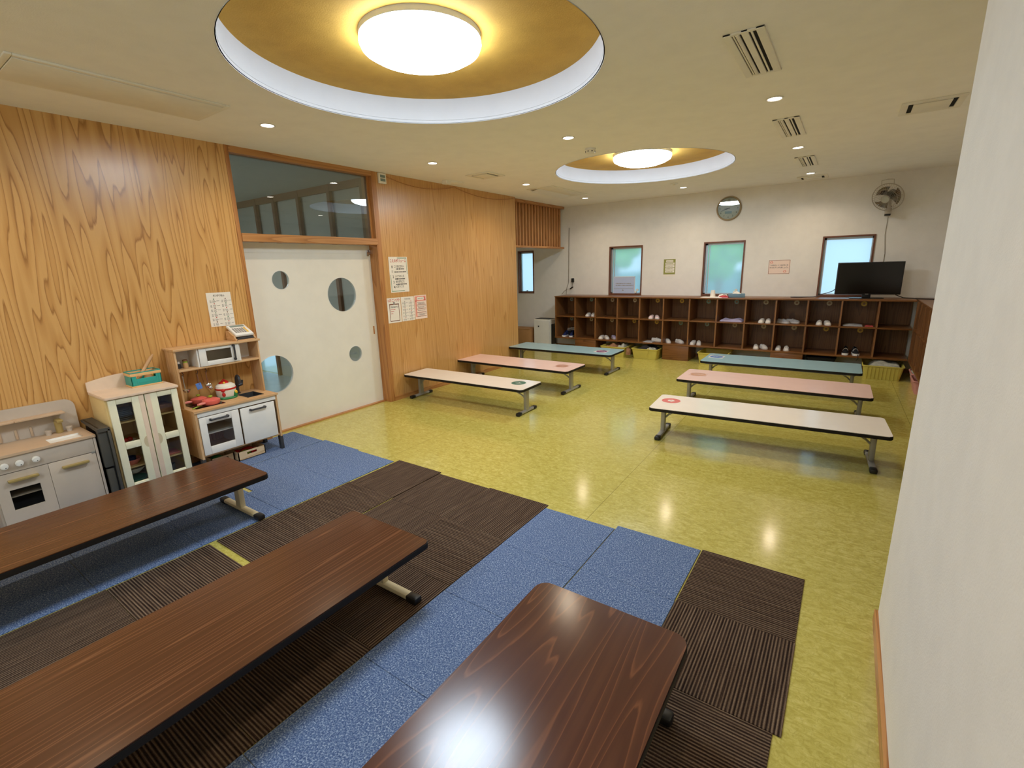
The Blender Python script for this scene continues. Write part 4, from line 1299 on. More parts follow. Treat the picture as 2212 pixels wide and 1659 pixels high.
# notices on the far wall and window
pl = Plane((1.912, YF, 1.418), (1, 0, 0), (0, 0, 1))
r = thing('green_notice', 'olive green notice with white bands between two frosted windows', 'notice', (2.02, YF, 1.57))
obj('sheet', pl.rect(MB(), 0, 0, 0.215, 0.30, 0.0, 0.001), M_paper, r, smooth=False)
obj('border_print', pl.rect(MB(), 0.004, 0.03, 0.211, 0.297, 0.001, 0.0014), M_olive, r, smooth=False)
m = MB()
pl.poly(m, rrect(0.042, 0.248, 0.175, 0.284, 0.016), 0.0014, 0.0018)
for v in (0.205, 0.16, 0.115, 0.07):
    pl.poly(m, rrect(0.034, v - 0.004, 0.196, v + 0.034, 0.004), 0.0014, 0.0018)
pl.rect(m, 0.004, 0.022, 0.211, 0.034, 0.0014, 0.0018)
obj('text_band', m, M_paper, r, smooth=False)
m = MB()
for k, v in enumerate((0.264, 0.22, 0.175, 0.13, 0.085)):
    pl.dashes(m, 0.05, v, 0.17, 0.012, 0.0022, k)
obj('lettering', m, M_olive, r, smooth=False)
pl = Plane((3.602, YF, 1.436), (1, 0, 0), (0, 0, 1))
r = thing('red_notice', 'landscape notice with a thin red-brown frame beside the far right window', 'notice', (3.755, YF, 1.54))
obj('sheet', pl.rect(MB(), 0, -0.008, 0.304, 0.213, 0.0, 0.001), M_pinkpaper, r, smooth=False)
m = MB()
for a in ((0.004, 0.0, 0.300, 0.005), (0.004, 0.205, 0.300, 0.210), (0.004, 0.0, 0.009, 0.21), (0.295, 0.0, 0.30, 0.21)):
    pl.rect(m, *a, 0.001, 0.0015)
obj('border_print', m, M_brown_ink, r, smooth=False)
m = [pl.text('つかわない くつのかかとを', 0.15, 0.122, 0.026, 0.255, 'CENTER'), pl.text('そろえていれましょう。', 0.15, 0.086, 0.026, 0.265, 'CENTER')]
obj('lettering', join(m), M_ink, r, smooth=False)
m = MB()
for u, v in ((0.04, 0.178), (0.235, 0.035)):
    for k in range(6):
        a = k * PI / 3
        pl.disc(m, u + 0.016 * math.cos(a), v + 0.014 * math.sin(a), 0.007, 0.001, 0.0014, 10)
obj('flower_print', m, M_inkp, r, smooth=False)
a, b, z0, z1 = WIN[1]
pl = Plane((0.945, YF + 0.028, 1.11), (1, 0, 0), (0, 0, 1))
r = thing('window_sign', 'pale panel with two lines of writing standing in the left frosted window', 'sign', (1.14, YF + 0.03, 1.11))
obj('panel', pl.rect(MB(), 0, 0, 0.435, 0.315, -0.006, 0.0), pbr('pale_panel', S(190, 204, 232), 0.5, var=0.01), r, smooth=False)
m = MB()
for q in ((0, 0.305, 0.435, 0.315), (0.425, 0, 0.435, 0.315), (0, 0, 0.007, 0.315)):
    pl.rect(m, *q, 0.0, 0.002)
obj('edge_strip', m, M_white, r, smooth=False)
m = MB()
pl.dashes(m, 0.05, 0.185, 0.37, 0.018, 0.001, 1)
pl.dashes(m, 0.05, 0.150, 0.40, 0.018, 0.001, 2)
pl.rect(m, 0.01, 0.092, 0.40, 0.096, 0.0005, 0.001)
pl.poly(m, [(0.18, 0.05), (0.215, 0.05), (0.2, 0.075)], 0.0005, 0.001)
obj('lettering', m, M_inkg, r, smooth=False)

# ================================================================== POSTERS on the wooden wall
def wallplane(y, z):
    return Plane((0.0, y, z), (0, 1, 0), (0, 0, 1))


def poster(name, label, y, z, wd, ht, paper):
    r = thing(name, label, 'poster', (0.0, y + wd / 2, z))
    pl = wallplane(y, z)
    obj('sheet', pl.rect(MB(), 0, 0, wd, ht, 0.0006, 0.0016), paper, r, smooth=False)
    pl.o = pl.o + Vector((0.0016, 0, 0))
    return r, pl


r, pl = poster('poster', 'tall poster with a red heading and five numbered lines', 4.123, 1.382, 0.308, 0.436, M_paper)
m = MB()
for q in ((0.14, 0.418, 0.292, 0.426), (0.288, 0.22, 0.294, 0.426), (0.014, 0.012, 0.020, 0.22), (0.014, 0.012, 0.23, 0.020)):
    pl.rect(m, *q, 0.0, 0.0005)
obj('border_print', m, M_inkgr, r, smooth=False)
obj('heading', pl.text('こえのボリューム', 0.152, 0.372, 0.045, 0.262, 'CENTER'), M_inkr, r, smooth=False)
obj('number_print', join([pl.text(str(k), 0.036 + 0.004 * k, v, 0.046) for k, v in enumerate((0.300, 0.243, 0.178, 0.112, 0.052))]), M_ink, r, smooth=False)
m = [pl.text('こえをださない', 0.08, 0.308, 0.033, 0.165), pl.text('ふつうのこえ', 0.085, 0.188, 0.033, 0.15), pl.text('おおきなこえ', 0.09, 0.122, 0.033, 0.145), pl.text('どなりごえ', 0.092, 0.060, 0.033, 0.125)]
q = MB()
pl.dashes(q, 0.11, 0.288, 0.245, 0.016, 0.001, 1)
pl.dashes(q, 0.08, 0.252, 0.275, 0.016, 0.001, 2)
pl.dashes(q, 0.085, 0.166, 0.245, 0.016, 0.001, 3)
pl.dashes(q, 0.09, 0.100, 0.275, 0.016, 0.001, 4)
obj('lettering', join(m + [q]), M_ink, r, smooth=False)

r, pl = poster('poster', 'poster with a red heading above a drawn clipboard', 4.041, 1.006, 0.220, 0.312, M_paper)
obj('heading', pl.text('1のこべや', 0.11, 0.262, 0.05, 0.19, 'CENTER'), M_inkr, r, smooth=False)
m = MB()
for q in ((0.032, 0.022, 0.040, 0.232), (0.184, 0.022, 0.192, 0.232), (0.032, 0.018, 0.192, 0.027), (0.032, 0.224, 0.192, 0.238)):
    pl.rect(m, *q, 0.0, 0.0005)
obj('clipboard_print', m, M_brown_ink, r, smooth=False)
pl.o = pl.o + Vector((0.0003, 0, 0))
obj('clip_print', pl.rect(pl.disc(MB(), 0.112, 0.25, 0.014, 0.0, 0.0005, 20), 0.095, 0.228, 0.129, 0.242, 0.0, 0.0006), M_inkg, r, smooth=False)
q = MB()
for k, (v, e) in enumerate(((0.168, 0.13), (0.142, 0.105), (0.116, 0.09))):
    pl.dashes(q, 0.055, v, e, 0.011, 0.001, k)
obj('red_line', q, M_inkr, r, smooth=False)
obj('lettering', pl.text('できるあそび', 0.112, 0.188, 0.026, 0.125, 'CENTER'), M_ink, r, smooth=False)


def rota(r, pl, wd, ht, seed):
    """the sheet of small two-column lists under a heading"""
    q = random.Random(seed)
    dots = [MB(), MB(), MB()]
    txt = MB()
    for c in (0, 1):
        for k in range(6):
            u = wd * (0.10 + 0.48 * c)
            v = ht * (0.80 - 0.135 * k - 0.0 * c)
            pl.disc(dots[(k * 2 + c + seed) % 3], u + wd * 0.17, v + ht * 0.012, wd * 0.024, 0.0, 0.0005, 12)
            for j in range(3):
                vv = v - ht * (0.032 + 0.026 * j)
                pl.dashes(txt, u, vv, u + wd * 0.07, wd * 0.026, 0.0008, seed + k)
                pl.dashes(txt, u + wd * 0.11, vv, u + wd * q.uniform(0.2, 0.26), wd * 0.026, 0.0008, seed + k + 9)
            pl.dashes(txt, u + wd * 0.28, v - ht * 0.045, u + wd * 0.40, wd * 0.026, 0.0008, seed + k + 20)
    for d, mm, nm in zip(dots, (M_brown_ink, M_inkr, M_inkgr), ('brown', 'red', 'green')):
        obj('dot_print', d, mm, r, smooth=False, label='%s dots' % nm)
    obj('lettering', txt, M_inkg, r, smooth=False)
    obj('heading', pl.text('せいかつはん', wd * 0.5, ht * 0.885, wd * 0.11, wd * 0.46, 'CENTER'), M_ink, r, smooth=False)


r, pl = poster('poster', 'cream list sheet in the middle of three small posters', 4.272, 1.008, 0.226, 0.310, M_paper)
rota(r, pl, 0.226, 0.310, 3)
r, pl = poster('poster', 'white list sheet on the wooden wall above the toy cash register', 1.989, 1.197, 0.210, 0.304, M_paper)
rota(r, pl, 0.210, 0.304, 8)
r, pl = poster('poster', 'pink poster with white bands, last of three small posters', 4.506, 1.012, 0.220, 0.311, M_pinkpaper)
obj('border_print', pl.rect(pl.rect(MB(), 0.012, 0.03, 0.036, 0.235, 0.0, 0.0004), 0.012, 0.235, 0.208, 0.300, 0.0, 0.0004), M_inkp, r, smooth=False)
m = MB()
for v in (0.182, 0.13, 0.082, 0.03):
    pl.rect(m, 0.036, v, 0.208, v + 0.006, 0.0, 0.0004)
obj('rule_print', m, M_brown_ink, r, smooth=False)
pl.o = pl.o + Vector((0.0004, 0, 0))
obj('title_band', pl.poly(MB(), rrect(0.045, 0.25, 0.178, 0.288, 0.017), 0.0, 0.0005), M_paper, r, smooth=False)
q = MB()
pl.dashes(q, 0.062, 0.270, 0.162, 0.012, 0.001, 2)
for k, v in enumerate((0.216, 0.202, 0.166, 0.152, 0.112, 0.066, 0.052)):
    pl.dashes(q, 0.05 + 0.006 * (k % 2), v, 0.17 + 0.02 * (k % 3), 0.010, 0.0008, k)
obj('lettering', q, M_inkg, r, smooth=False)
m = MB()
for u, v in ((0.026, 0.238), (0.182, 0.272), (0.195, 0.25)):
    pl.disc(m, u, v, 0.010, 0.0, 0.0005, 14)
obj('flower_print', m, M_inkr, r, smooth=False)

# ================================================================== TOY KITCHEN (wood and white)
ky0, ky1 = 1.580, 2.286
r = thing('toy_kitchen', 'wooden toy kitchen with white doors and an open back beside the sliding door', 'toy kitchen', (0.2, 1.93, 0))
for y in (ky0, ky1 - 0.018):
    obj('side_panel', MB().prism([(0.015, 0.135), (0.385, 0.135), (0.385, 0.545), (0.015, 0.545)], y, y + 0.018, 'xz'), M_birchv, r)
    obj('upper_side', MB().box((0.015, y + 0.002, 0.56), (0.20, y + 0.016, 1.048), 0.001), M_birchv, r)
    for x in (0.05, 0.36):
        obj('leg', MB().box((x - 0.018, y - 0.006, TT + 0.0004), (x + 0.022, y + 0.024, 0.137), 0.002), M_charc, r)
# worktop with sink cut-out made of four strips
sx0, sx1, sy0, sy1 = 0.13, 0.325, 2.052, 2.20
m = MB()
for a in ((0.012, ky0 - 0.006, 0.40, sy0), (0.012, sy1, 0.40, ky1 + 0.006), (0.012, sy0, sx0, sy1), (sx1, sy0, 0.40, sy1)):
    m.box((a[0], a[1], 0.545), (a[2], a[3], 0.562))
obj('worktop', m, M_birch, r)
obj('sink', MB().box((sx0, sy0, 0.49), (sx1, sy1, 0.495)).box((sx0, sy0, 0.49), (sx0 + 0.005, sy1, 0.566)).box((sx1 - 0.005, sy0, 0.49), (sx1, sy1, 0.566)).box((sx0, sy0, 0.49), (sx1, sy0 + 0.005, 0.566)).box((sx0, sy1 - 0.005, 0.49), (sx1, sy1, 0.566)), M_charc, r)
obj('hob', MB().box((0.05, 1.625, 0.5622), (0.325, 1.86, 0.5645), 0.001), M_screen, r)
obj('bottom_board', MB().box((0.015, ky0 + 0.018, 0.15), (0.375, ky1 - 0.018, 0.163)), M_birch, r)
obj('inner_shelf', MB().box((0.02, ky0 + 0.018, 0.335), (0.36, 1.925, 0.343)), M_white, r)
obj('middle_wall', MB().box((0.02, 1.922, 0.163), (0.365, 1.93, 0.545)), M_white, r)
obj('fascia', MB().box((0.37, ky0 + 0.018, 0.503), (0.386, ky1 - 0.018, 0.545), 0.001), M_white, r)
d = obj('door', MB().box((0.378, 1.602, 0.168), (0.394, 1.655, 0.497), 0.002).box((0.378, 1.858, 0.168), (0.394, 1.922, 0.497), 0.002).box((0.378, 1.655, 0.437), (0.394, 1.858, 0.497), 0.002).box((0.378, 1.655, 0.168), (0.394, 1.858, 0.234), 0.002), M_white, r, label='white door with a window')
obj('window_pane', MB().box((0.384, 1.655, 0.234), (0.386, 1.858, 0.437)), M_film, d, smooth=False)
def pull(y0, y1, z, x, par, vert=False):
    if vert:
        m = MB().tube([(x, y0, z), (x + 0.02, y0, z)], 0.011, 12).tube([(x, y0, y1), (x + 0.02, y0, y1)], 0.011, 12).tube([(x + 0.02, y0, z - 0.004), (x + 0.022, y0, y1 + 0.004)], 0.008, 10)
    else:
        m = MB().tube([(x, y0, z), (x + 0.022, y0, z)], 0.011, 12).tube([(x, y1, z), (x + 0.022, y1, z)], 0.011, 12).tube([(x + 0.022, y0 - 0.004, z), (x + 0.022, y1 + 0.004, z)], 0.008, 10)
    return obj('handle', m, M_charc, par)
pull(1.686, 1.822, 0.468, 0.393, d)
d = obj('door', MB().box((0.382, 1.936, 0.166), (0.398, 2.243, 0.494), 0.002), M_white, r, label='plain white door')
pull(2.02, 2.148, 0.466, 0.397, d)
obj('upper_shelf', MB().box((0.015, ky0 + 0.016, 0.872), (0.203, ky1 - 0.016, 0.888), 0.001), M_birch, r)
obj('upper_top', MB().box((0.005, ky0 - 0.006, 1.048), (0.222, ky1 + 0.008, 1.066), 0.002), M_birch, r)
obj('upper_back', MB().box((0.015, ky0 + 0.016, 0.888), (0.022, ky1 - 0.016, 1.048)), M_white, r)
for y in (1.757, 2.104):
    obj('microwave_side', MB().box((0.022, y - 0.006, 0.888), (0.198, y + 0.006, 1.048)), M_white, r)
d = obj('microwave_door', MB().box((0.196, 1.766, 0.89), (0.208, 1.823, 1.046), 0.002).box((0.196, 2.03, 0.89), (0.208, 2.097, 1.046), 0.002).box((0.196, 1.823, 1.02), (0.208, 2.03, 1.046), 0.002).box((0.196, 1.823, 0.89), (0.208, 2.03, 0.930), 0.002), M_white, r)
obj('window_pane', MB().box((0.199, 1.823, 0.93), (0.202, 2.03, 1.02)), M_film, d, smooth=False)
pull(2.05, 1.036, 0.915, 0.207, d, True)
m = MB().cyl((0.075, 2.09, 0.567), 0.02, 0.012, n=20)
pts = [(0.075, 2.09, 0.565), (0.075, 2.09, 0.69)] + [(0.105 - 0.03 * math.cos(a), 2.09, 0.69 + 0.045 * math.sin(a)) for a in [k * PI / 10 for k in range(1, 11)]] + [(0.135, 2.09, 0.67)]
m.tube(pts, 0.013, 12)
m.tube([(0.075, 2.1, 0.64), (0.08, 2.135, 0.648)], 0.015, 12).tube([(0.08, 2.13, 0.635), (0.082, 2.14, 0.685)], 0.009, 10)
obj('tap', m, M_charc, r)

# three toy utensils on hooks
def utensil(name, label, y, zend, mat, kind):
    r = thing(name, label, 'toy utensil', (0.15, y, 0.868), 'hanging toy utensils')
    obj('hook', MB().tube([(0.15, y, 0.869), (0.156, y + 0.006, 0.845), (0.15, y + 0.003, 0.825), (0.144, y - 0.004, 0.834)], 0.003, 6), M_charc, r)
    obj('shaft', MB().tube([(0.15, y, 0.83), (0.15, y + 0.002, zend + 0.02)], 0.004, 6), M_brown_ink if kind != 'ladle' else M_steel, r)
    if kind == 'ladle':
        obj('bowl', MB().lathe([(0.0, -0.026), (0.018, -0.022), (0.028, -0.004), (0.029, 0.0), (0.026, -0.004), (0.016, -0.018), (0.0, -0.021)], (0.172, y + 0.004, zend + 0.012), 20), mat, r)
    elif kind == 'spatula':
        obj('blade', MB().box((0.147, y - 0.022, zend - 0.02), (0.153, y + 0.022, zend + 0.036), 0.003, M=Matrix.Translation((0.15, y, zend)) @ Matrix.Rotation(0.2, 4, 'X') @ Matrix.Translation((-0.15, -y, -zend))), mat, r)
    else:
        obj('bowl', MB().ball((0.16, y + 0.002, zend + 0.012), 0.026, (0.6, 1, 0.9), 16).ball((0.168, y + 0.01, zend - 0.012), 0.018, (0.7, 1, 0.9), 14), mat, r)
    return r
utensil('toy_ladle', 'toy metal ladle hanging leftmost in the wooden toy kitchen', 1.632, 0.70, M_chrome, 'ladle')
utensil('toy_spatula', 'toy spatula with a blue blade hanging in the middle', 1.745, 0.71, M_blue, 'spatula')
utensil('toy_spoon', 'toy metal scoop hanging right of the blue spatula', 1.815, 0.70, M_chrome, 'scoop')

# toy pans
def pan(label, x, y, rad, z, ang):
    r = thing('toy_pan', label, 'toy pan', (x, y, z), 'toy pans on the hob')
    obj('pan_body', MB().lathe([(0, 0.0), (rad * 0.86, 0.0), (rad, 0.012), (rad * 1.03, 0.034), (rad * 0.98, 0.034), (0, 0.03)], (x, y, z), 36), M_coral, r)
    obj('lid', MB().lathe([(rad * 1.02, 0.035), (rad * 1.0, 0.040), (rad * 0.6, 0.052), (0, 0.056)], (x, y, z), 36), M_coral, r)
    obj('lid_knob', MB().lathe([(0.006, 0.054), (0.008, 0.06), (0.016, 0.066), (0.015, 0.074), (0, 0.077)], (x, y, z), 18), M_lime, r)
    a = math.radians(ang)
    c, s_ = math.cos(a), math.sin(a)
    obj('handle', MB().tube([(x + c * rad, y + s_ * rad, z + 0.024), (x + c * (rad + 0.03), y + s_ * (rad + 0.03), z + 0.028), (x + c * (rad + 0.075), y + s_ * (rad + 0.075), z + 0.03)], 0.01, 10, rad=[0.009, 0.012, 0.009]), M_pinkp, r)
    return r
pan('smaller coral toy pan with a lime knob, behind the other pan', 0.115, 1.735, 0.062, 0.565, -80)
pan('larger coral toy pan with a lime knob at the front of the hob', 0.255, 1.775, 0.068, 0.565, -65)
tag(obj('toy_chopstick', MB().tube([(0.318, 1.60, 0.572), (0.29, 1.68, 0.580)], 0.005, 8), M_lime), 'thin pale green toy stick beside the larger coral pan', 'toy stick')

# toy rice cooker
cx, cy, cz = 0.145, 1.955, 0.5628
r = thing('toy_rice_cooker', 'white toy rice cooker with a red lid latch and green base', 'toy rice cooker', (cx, cy, cz))
obj('base', MB().lathe([(0, 0), (0.084, 0), (0.088, 0.008), (0.084, 0.018), (0, 0.018)], (cx, cy, cz), 36), M_green, r)
obj('pot', MB().lathe([(0.07, 0.016), (0.078, 0.03), (0.083, 0.086), (0, 0.086)], (cx, cy, cz), 36), M_ivory, r)
obj('lid_band', MB().lathe([(0.084, 0.084), (0.087, 0.088), (0.086, 0.098), (0.08, 0.10), (0, 0.10)], (cx, cy, cz), 36), M_red, r)
obj('lid', MB().lathe([(0.083, 0.098), (0.078, 0.118), (0.056, 0.135), (0, 0.139)], (cx, cy, cz), 36), M_ivory, r)
obj('lid_handle', MB().ball((cx - 0.01, cy - 0.005, cz + 0.138), 0.034, (1.0, 1.25, 0.55), 18).tube([(cx - 0.03, cy - 0.02, cz + 0.14), (cx - 0.02, cy, cz + 0.168), (cx - 0.012, cy + 0.03, cz + 0.145)], 0.007, 8), M_red, r)
obj('lid_button', MB().ball((cx + 0.028, cy - 0.018, cz + 0.146), 0.009, n=12), M_yellow, r)
a = math.radians(-38)
obj('latch', MB().ball((cx + 0.086 * math.cos(a), cy + 0.086 * math.sin(a), cz + 0.086), 0.018, (0.8, 1, 0.9), 14), M_red, r)
obj('front_button', MB().ball((cx + 0.077 * math.cos(a), cy + 0.077 * math.sin(a), cz + 0.046), 0.02, (0.6, 0.8, 1.1), 14), M_red, r)
b = math.radians(38)
obj('side_dial', MB().ball((cx + 0.086 * math.cos(b), cy + 0.086 * math.sin(b), cz + 0.052), 0.019, (0.8, 0.8, 1.0), 14), M_yellow, r)
obj('dial_mount', MB().ball((cx + 0.074 * math.cos(b), cy + 0.078 * math.sin(b), cz + 0.04), 0.028, (0.8, 0.8, 1.15), 14), M_green, r)

# small things in the left upper compartment
r = thing('toy_shaker', 'small tan toy jar with a green band in the upper left compartment', 'toy jar', (0.10, 1.69, 0.888))
obj('jar', MB().lathe([(0, 0), (0.02, 0), (0.021, 0.03), (0.016, 0.045), (0, 0.045)], (0.1, 1.69, 0.8885), 20), M_tan, r)
obj('band', MB().cyl((0.1, 1.69, 0.938), 0.018, 0.012, n=20), M_lime, r)
obj('cap', MB().cyl((0.1, 1.69, 0.951), 0.019, 0.014, n=20, bev=0.003), M_browncloth, r)
r = thing('toy_bottle', 'small dark and white toy bottle lying left of the tan jar', 'toy bottle', (0.09, 1.64, 0.888))
obj('bottle', MB().lathe([(0, 0), (0.017, 0), (0.018, 0.03), (0.007, 0.042), (0, 0.042)], (0.09, 1.642, 0.8885), 18), M_charc, r)
obj('cap', MB().cyl((0.09, 1.642, 0.938), 0.010, 0.02, n=16), M_white, r)

# toy cash register
r = thing('toy_cash_register', 'wooden toy cash register with a slanted white keypad on the toy kitchen', 'toy cash register', (0.12, 2.2, 1.067))
obj('case', MB().prism([(0.025, 1.067), (0.195, 1.067), (0.195, 1.085), (0.178, 1.085), (0.172, 1.105), (0.075, 1.15), (0.025, 1.15)], 2.09, 2.105, 'xz').prism([(0.025, 1.067), (0.195, 1.067), (0.195, 1.085), (0.178, 1.085), (0.172, 1.105), (0.075, 1.15), (0.025, 1.15)], 2.262, 2.277, 'xz').box((0.025, 2.105, 1.067), (0.04, 2.262, 1.15)).box((0.025, 2.1, 1.067), (0.195, 2.27, 1.075)), M_birch, r)
PM = Matrix.Translation((0.105, 2.183, 1.148)) @ Matrix.Rotation(math.radians(25), 4, 'Y')
obj('keypad_body', MB().box((-0.095, -0.082, -0.013), (0.09, 0.082, 0.013), 0.008, M=PM), M_white, r)
obj('display', MB().box((-0.08, -0.062, 0.012), (-0.048, 0.062, 0.0145), M=PM), M_lcd, r)
for i in range(4):
    for j in range(6):
        obj('key', MB().box((-0.026 + i * 0.022, -0.066 + j * 0.0205, 0.012), (-0.010 + i * 0.022, -0.050 + j * 0.0205, 0.017), 0.002, 1, M=PM), M_inkg if j < 5 else M_yellow, r)
obj('drawer_front', MB().box((0.183, 2.11, 1.076), (0.190, 2.258, 1.096), 0.001), M_charc, r)

# crates with toy food under the kitchen
def crate(label, x0, x1, y0, y1, h):
    r = thing('toy_crate', label, 'crate', ((x0 + x1) / 2, (y0 + y1) / 2, TT), 'pine crates under the toy kitchen')
    z = TT
    obj('floor_board', MB().box((x0, y0, z), (x1, y1, z + 0.006)), M_pine, r)
    # front board with a hand slot
    ym, s_ = (y0 + y1) / 2, 0.045
    m = MB().box((x1 - 0.008, y0, z), (x1, ym - s_, z + h)).box((x1 - 0.008, ym + s_, z), (x1, y1, z + h)).box((x1 - 0.008, ym - s_, z), (x1, ym + s_, z + h * 0.52)).box((x1 - 0.008, ym - s_, z + h * 0.8), (x1, ym + s_, z + h))
    m.box((x0, y0, z), (x0 + 0.008, y1, z + h)).box((x0, y0, z), (x1, y0 + 0.008, z + h)).box((x0, y1 - 0.008, z), (x1, y1, z + h))
    obj('side_board', m, M_pine, r)
    return r
crate('pine crate of toy vegetables, front one under the wooden toy kitchen', 0.10, 0.345, 1.878, 2.125, 0.08)
crate('pine crate further left under the wooden toy kitchen', 0.09, 0.28, 1.68, 1.872, 0.075)
for k, (x, y, sc, mt, lab, nm) in enumerate([
    (0.20, 2.02, (0.9, 1.7, 0.8), M_red, 'long red toy vegetable at the back of the front crate', 'toy_tomato'),
    (0.27, 2.055, (0.9, 1.1, 0.8), M_red, 'red toy vegetable at the right of the front crate', 'toy_tomato'),
    (0.27, 1.97, (0.8, 1.7, 0.7), M_lime, 'lime green toy vegetable across the front crate', 'toy_cucumber'),
    (0.20, 1.93, (0.9, 1.0, 0.8), M_red, 'red toy vegetable at the left of the front crate', 'toy_tomato'),
    (0.18, 1.76, (1.1, 1.5, 0.8), M_green, 'dark green toy vegetable in the left crate', 'toy_cucumber')]):
    o = thing(nm, lab, 'toy vegetable', (x, y, 0.05), 'toy vegetables in the crates')
    obj('flesh', MB().ball((x, y, 0.046), 0.034, sc, 16), mt, o)
    obj('stem', MB().tube([(x, y + 0.032 * sc[1], 0.048), (x + 0.004, y + 0.032 * sc[1] + 0.012, 0.054)], 0.004, 6), M_green, o)

M_recess_shade = pbr('recess_shade', S(206, 190, 156), 0.5, var=0.02)  # door colour darkened to paint in the shade of the finger recess
# ================================================================== CREAM CUPBOARD
y0, y1, xd = 1.035, 1.498, 0.36
r = thing('toy_cupboard', 'cream toy cupboard with four glazed door windows, left of the wooden toy kitchen', 'toy cupboard', (0.19, 1.265, 0))
obj('side_panel', MB().box((0.015, y0, 0.0071), (xd, y0 + 0.014, 0.79), 0.002), M_cupb, r)
obj('side_panel', MB().box((0.015, y1 - 0.014, 0.0071), (xd, y1, 0.79), 0.002), M_cupb, r)
obj('back_panel', MB().box((0.012, y0 + 0.014, 0.04), (0.018, y1 - 0.014, 0.79)), M_cupb, r)
obj('top_board', MB().prism(rrect(0.012, y0 - 0.006, 0.395, y1 + 0.01, 0.02), 0.79, 0.81, bev=0.004), M_cuppink, r)
pr = [(y0 - 0.004, 0.81)] + [(y0 - 0.004 + (y1 - y0 + 0.008) * k / 20, 0.883 + 0.032 * math.sin(PI * k / 20)) for k in range(21)] + [(y1 + 0.004, 0.81)]
obj('crest', MB().prism(pr, 0.012, 0.026, 'yz'), M_cuppink, r)
obj('plinth', MB().box((0.02, y0 + 0.014, 0.0071), (xd - 0.02, y1 - 0.014, 0.06)), M_cupb, r)
for z in (0.07, 0.225, 0.405, 0.585):
    obj('inner_shelf', MB().box((0.018, y0 + 0.014, z), (xd - 0.03, y1 - 0.014, z + 0.01)), M_cupb, r)
obj('middle_wall', MB().box((0.018, 1.264, 0.07), (xd - 0.03, 1.272, 0.79)), M_cupb, r)
for (a, b, wa, wb, inner) in ((1.046, 1.268, 1.094, 1.190, 1), (1.274, 1.494, 1.355, 1.450, 0)):
    m = MB()
    x0_, x1_ = xd, xd + 0.022
    m.box((x0_, a, 0.08), (x1_, wa, 0.786), 0.004).box((x0_, wb, 0.08), (x1_, b, 0.786), 0.004)
    m.box((x0_, wa, 0.746), (x1_, wb, 0.786), 0.004).box((x0_, wa, 0.395), (x1_, wb, 0.446), 0.004).box((x0_, wa, 0.08), (x1_, wb, 0.122), 0.004)
    d = obj('door', m, M_cupdoor, r)
    obj('window_pane', MB().box((x0_ + 0.006, wa, 0.446), (x0_ + 0.008, wb, 0.746)), M_film, d, smooth=False)
    obj('window_pane', MB().box((x0_ + 0.006, wa, 0.122), (x0_ + 0.008, wb, 0.395)), M_film, d, smooth=False)
    s0, s1 = (b - 0.034, b - 0.003) if inner else (a + 0.003, a + 0.034)
    obj('pink_strip', MB().box((x1_ - 0.001, s0, 0.083), (x1_ + 0.0015, s1, 0.783), 0.001), M_cuppink, d)
    yc = b - 0.034 if inner else a + 0.034
    sgn = -1 if inner else 1
    poly = [(yc, 0.374)] + [(yc + sgn * 0.024 * math.sin(PI * k / 12), 0.418 - 0.044 * math.cos(PI * k / 12)) for k in range(1, 12)] + [(yc, 0.462)]
    obj('finger_recess_shade', MB().prism(poly, x1_ - 0.001, x1_ + 0.0012, 'yz'), M_recess_shade, d)  # flat patch, its shade is in the colour
for k in range(7):
    z = 0.596 + 0.0135 * k
    tag(obj('toy_plate', MB().lathe([(0, 0), (0.04, 0), (0.062, 0.008), (0.06, 0.0095), (0.038, 0.003), (0, 0.003)], (0.26, 1.145, z), 28), M_sash), 'pale grey toy plate, number %s from the bottom of the stack in the cupboard' % ['one', 'two', 'three', 'four', 'five', 'six', 'seven'][k], 'toy plate', 'stacked toy plates')
r = thing('toy_dish', 'white toy dish of red strawberries behind the upper left cupboard window', 'toy dish', (0.26, 1.145, 0.415))
obj('dish', MB().lathe([(0, 0), (0.03, 0), (0.052, 0.02), (0.05, 0.021), (0.028, 0.004), (0, 0.004)], (0.27, 1.14, 0.4155), 24), M_white, r)
obj('strawberry', MB().ball((0.275, 1.125, 0.437), 0.02, n=12), M_red, r)
obj('strawberry', MB().ball((0.262, 1.158, 0.437), 0.02, n=12), M_red, r)
obj('strawberry_leaf', MB().ball((0.27, 1.118, 0.455), 0.011, (1, 1, 0.6), 10), M_green, r)
r = thing('toy_bowl', 'large cream toy bowl behind the lower left cupboard window', 'toy bowl', (0.25, 1.145, 0.14))
obj('bowl', MB().lathe([(0, 0.05), (0.035, 0.052), (0.074, 0.09), (0.08, 0.098), (0.074, 0.094), (0.03, 0.058), (0, 0.057)], (0.25, 1.145, 0.112), 32), M_ivory, r)
r = thing('toy_bowl', 'green toy bowl under the cream bowl in the cupboard', 'toy bowl', (0.25, 1.145, 0.0801))
obj('bowl', MB().lathe([(0, 0.0), (0.04, 0.0), (0.07, 0.03), (0.074, 0.042), (0.068, 0.04), (0.036, 0.008), (0, 0.008)], (0.25, 1.145, 0.0805), 32), M_green, r)
r = thing('toy_colander', 'pink toy colander behind the lower left cupboard window', 'toy colander', (0.25, 1.14, 0.2352))
obj('bowl', MB().lathe([(0, 0.0), (0.035, 0.0), (0.062, 0.03), (0.066, 0.045), (0.06, 0.044), (0.032, 0.008), (0, 0.008)], (0.25, 1.14, 0.2355), 28), M_pinkp, r)
r = thing('toy_pot', 'dark blue toy pot inside the pink colander in the cupboard', 'toy pot', (0.25, 1.15, 0.255))
obj('pot', MB().lathe([(0, 0.0), (0.03, 0.0), (0.034, 0.05), (0.03, 0.05), (0.027, 0.006), (0, 0.006)], (0.25, 1.14, 0.2455), 20), M_navy, r)
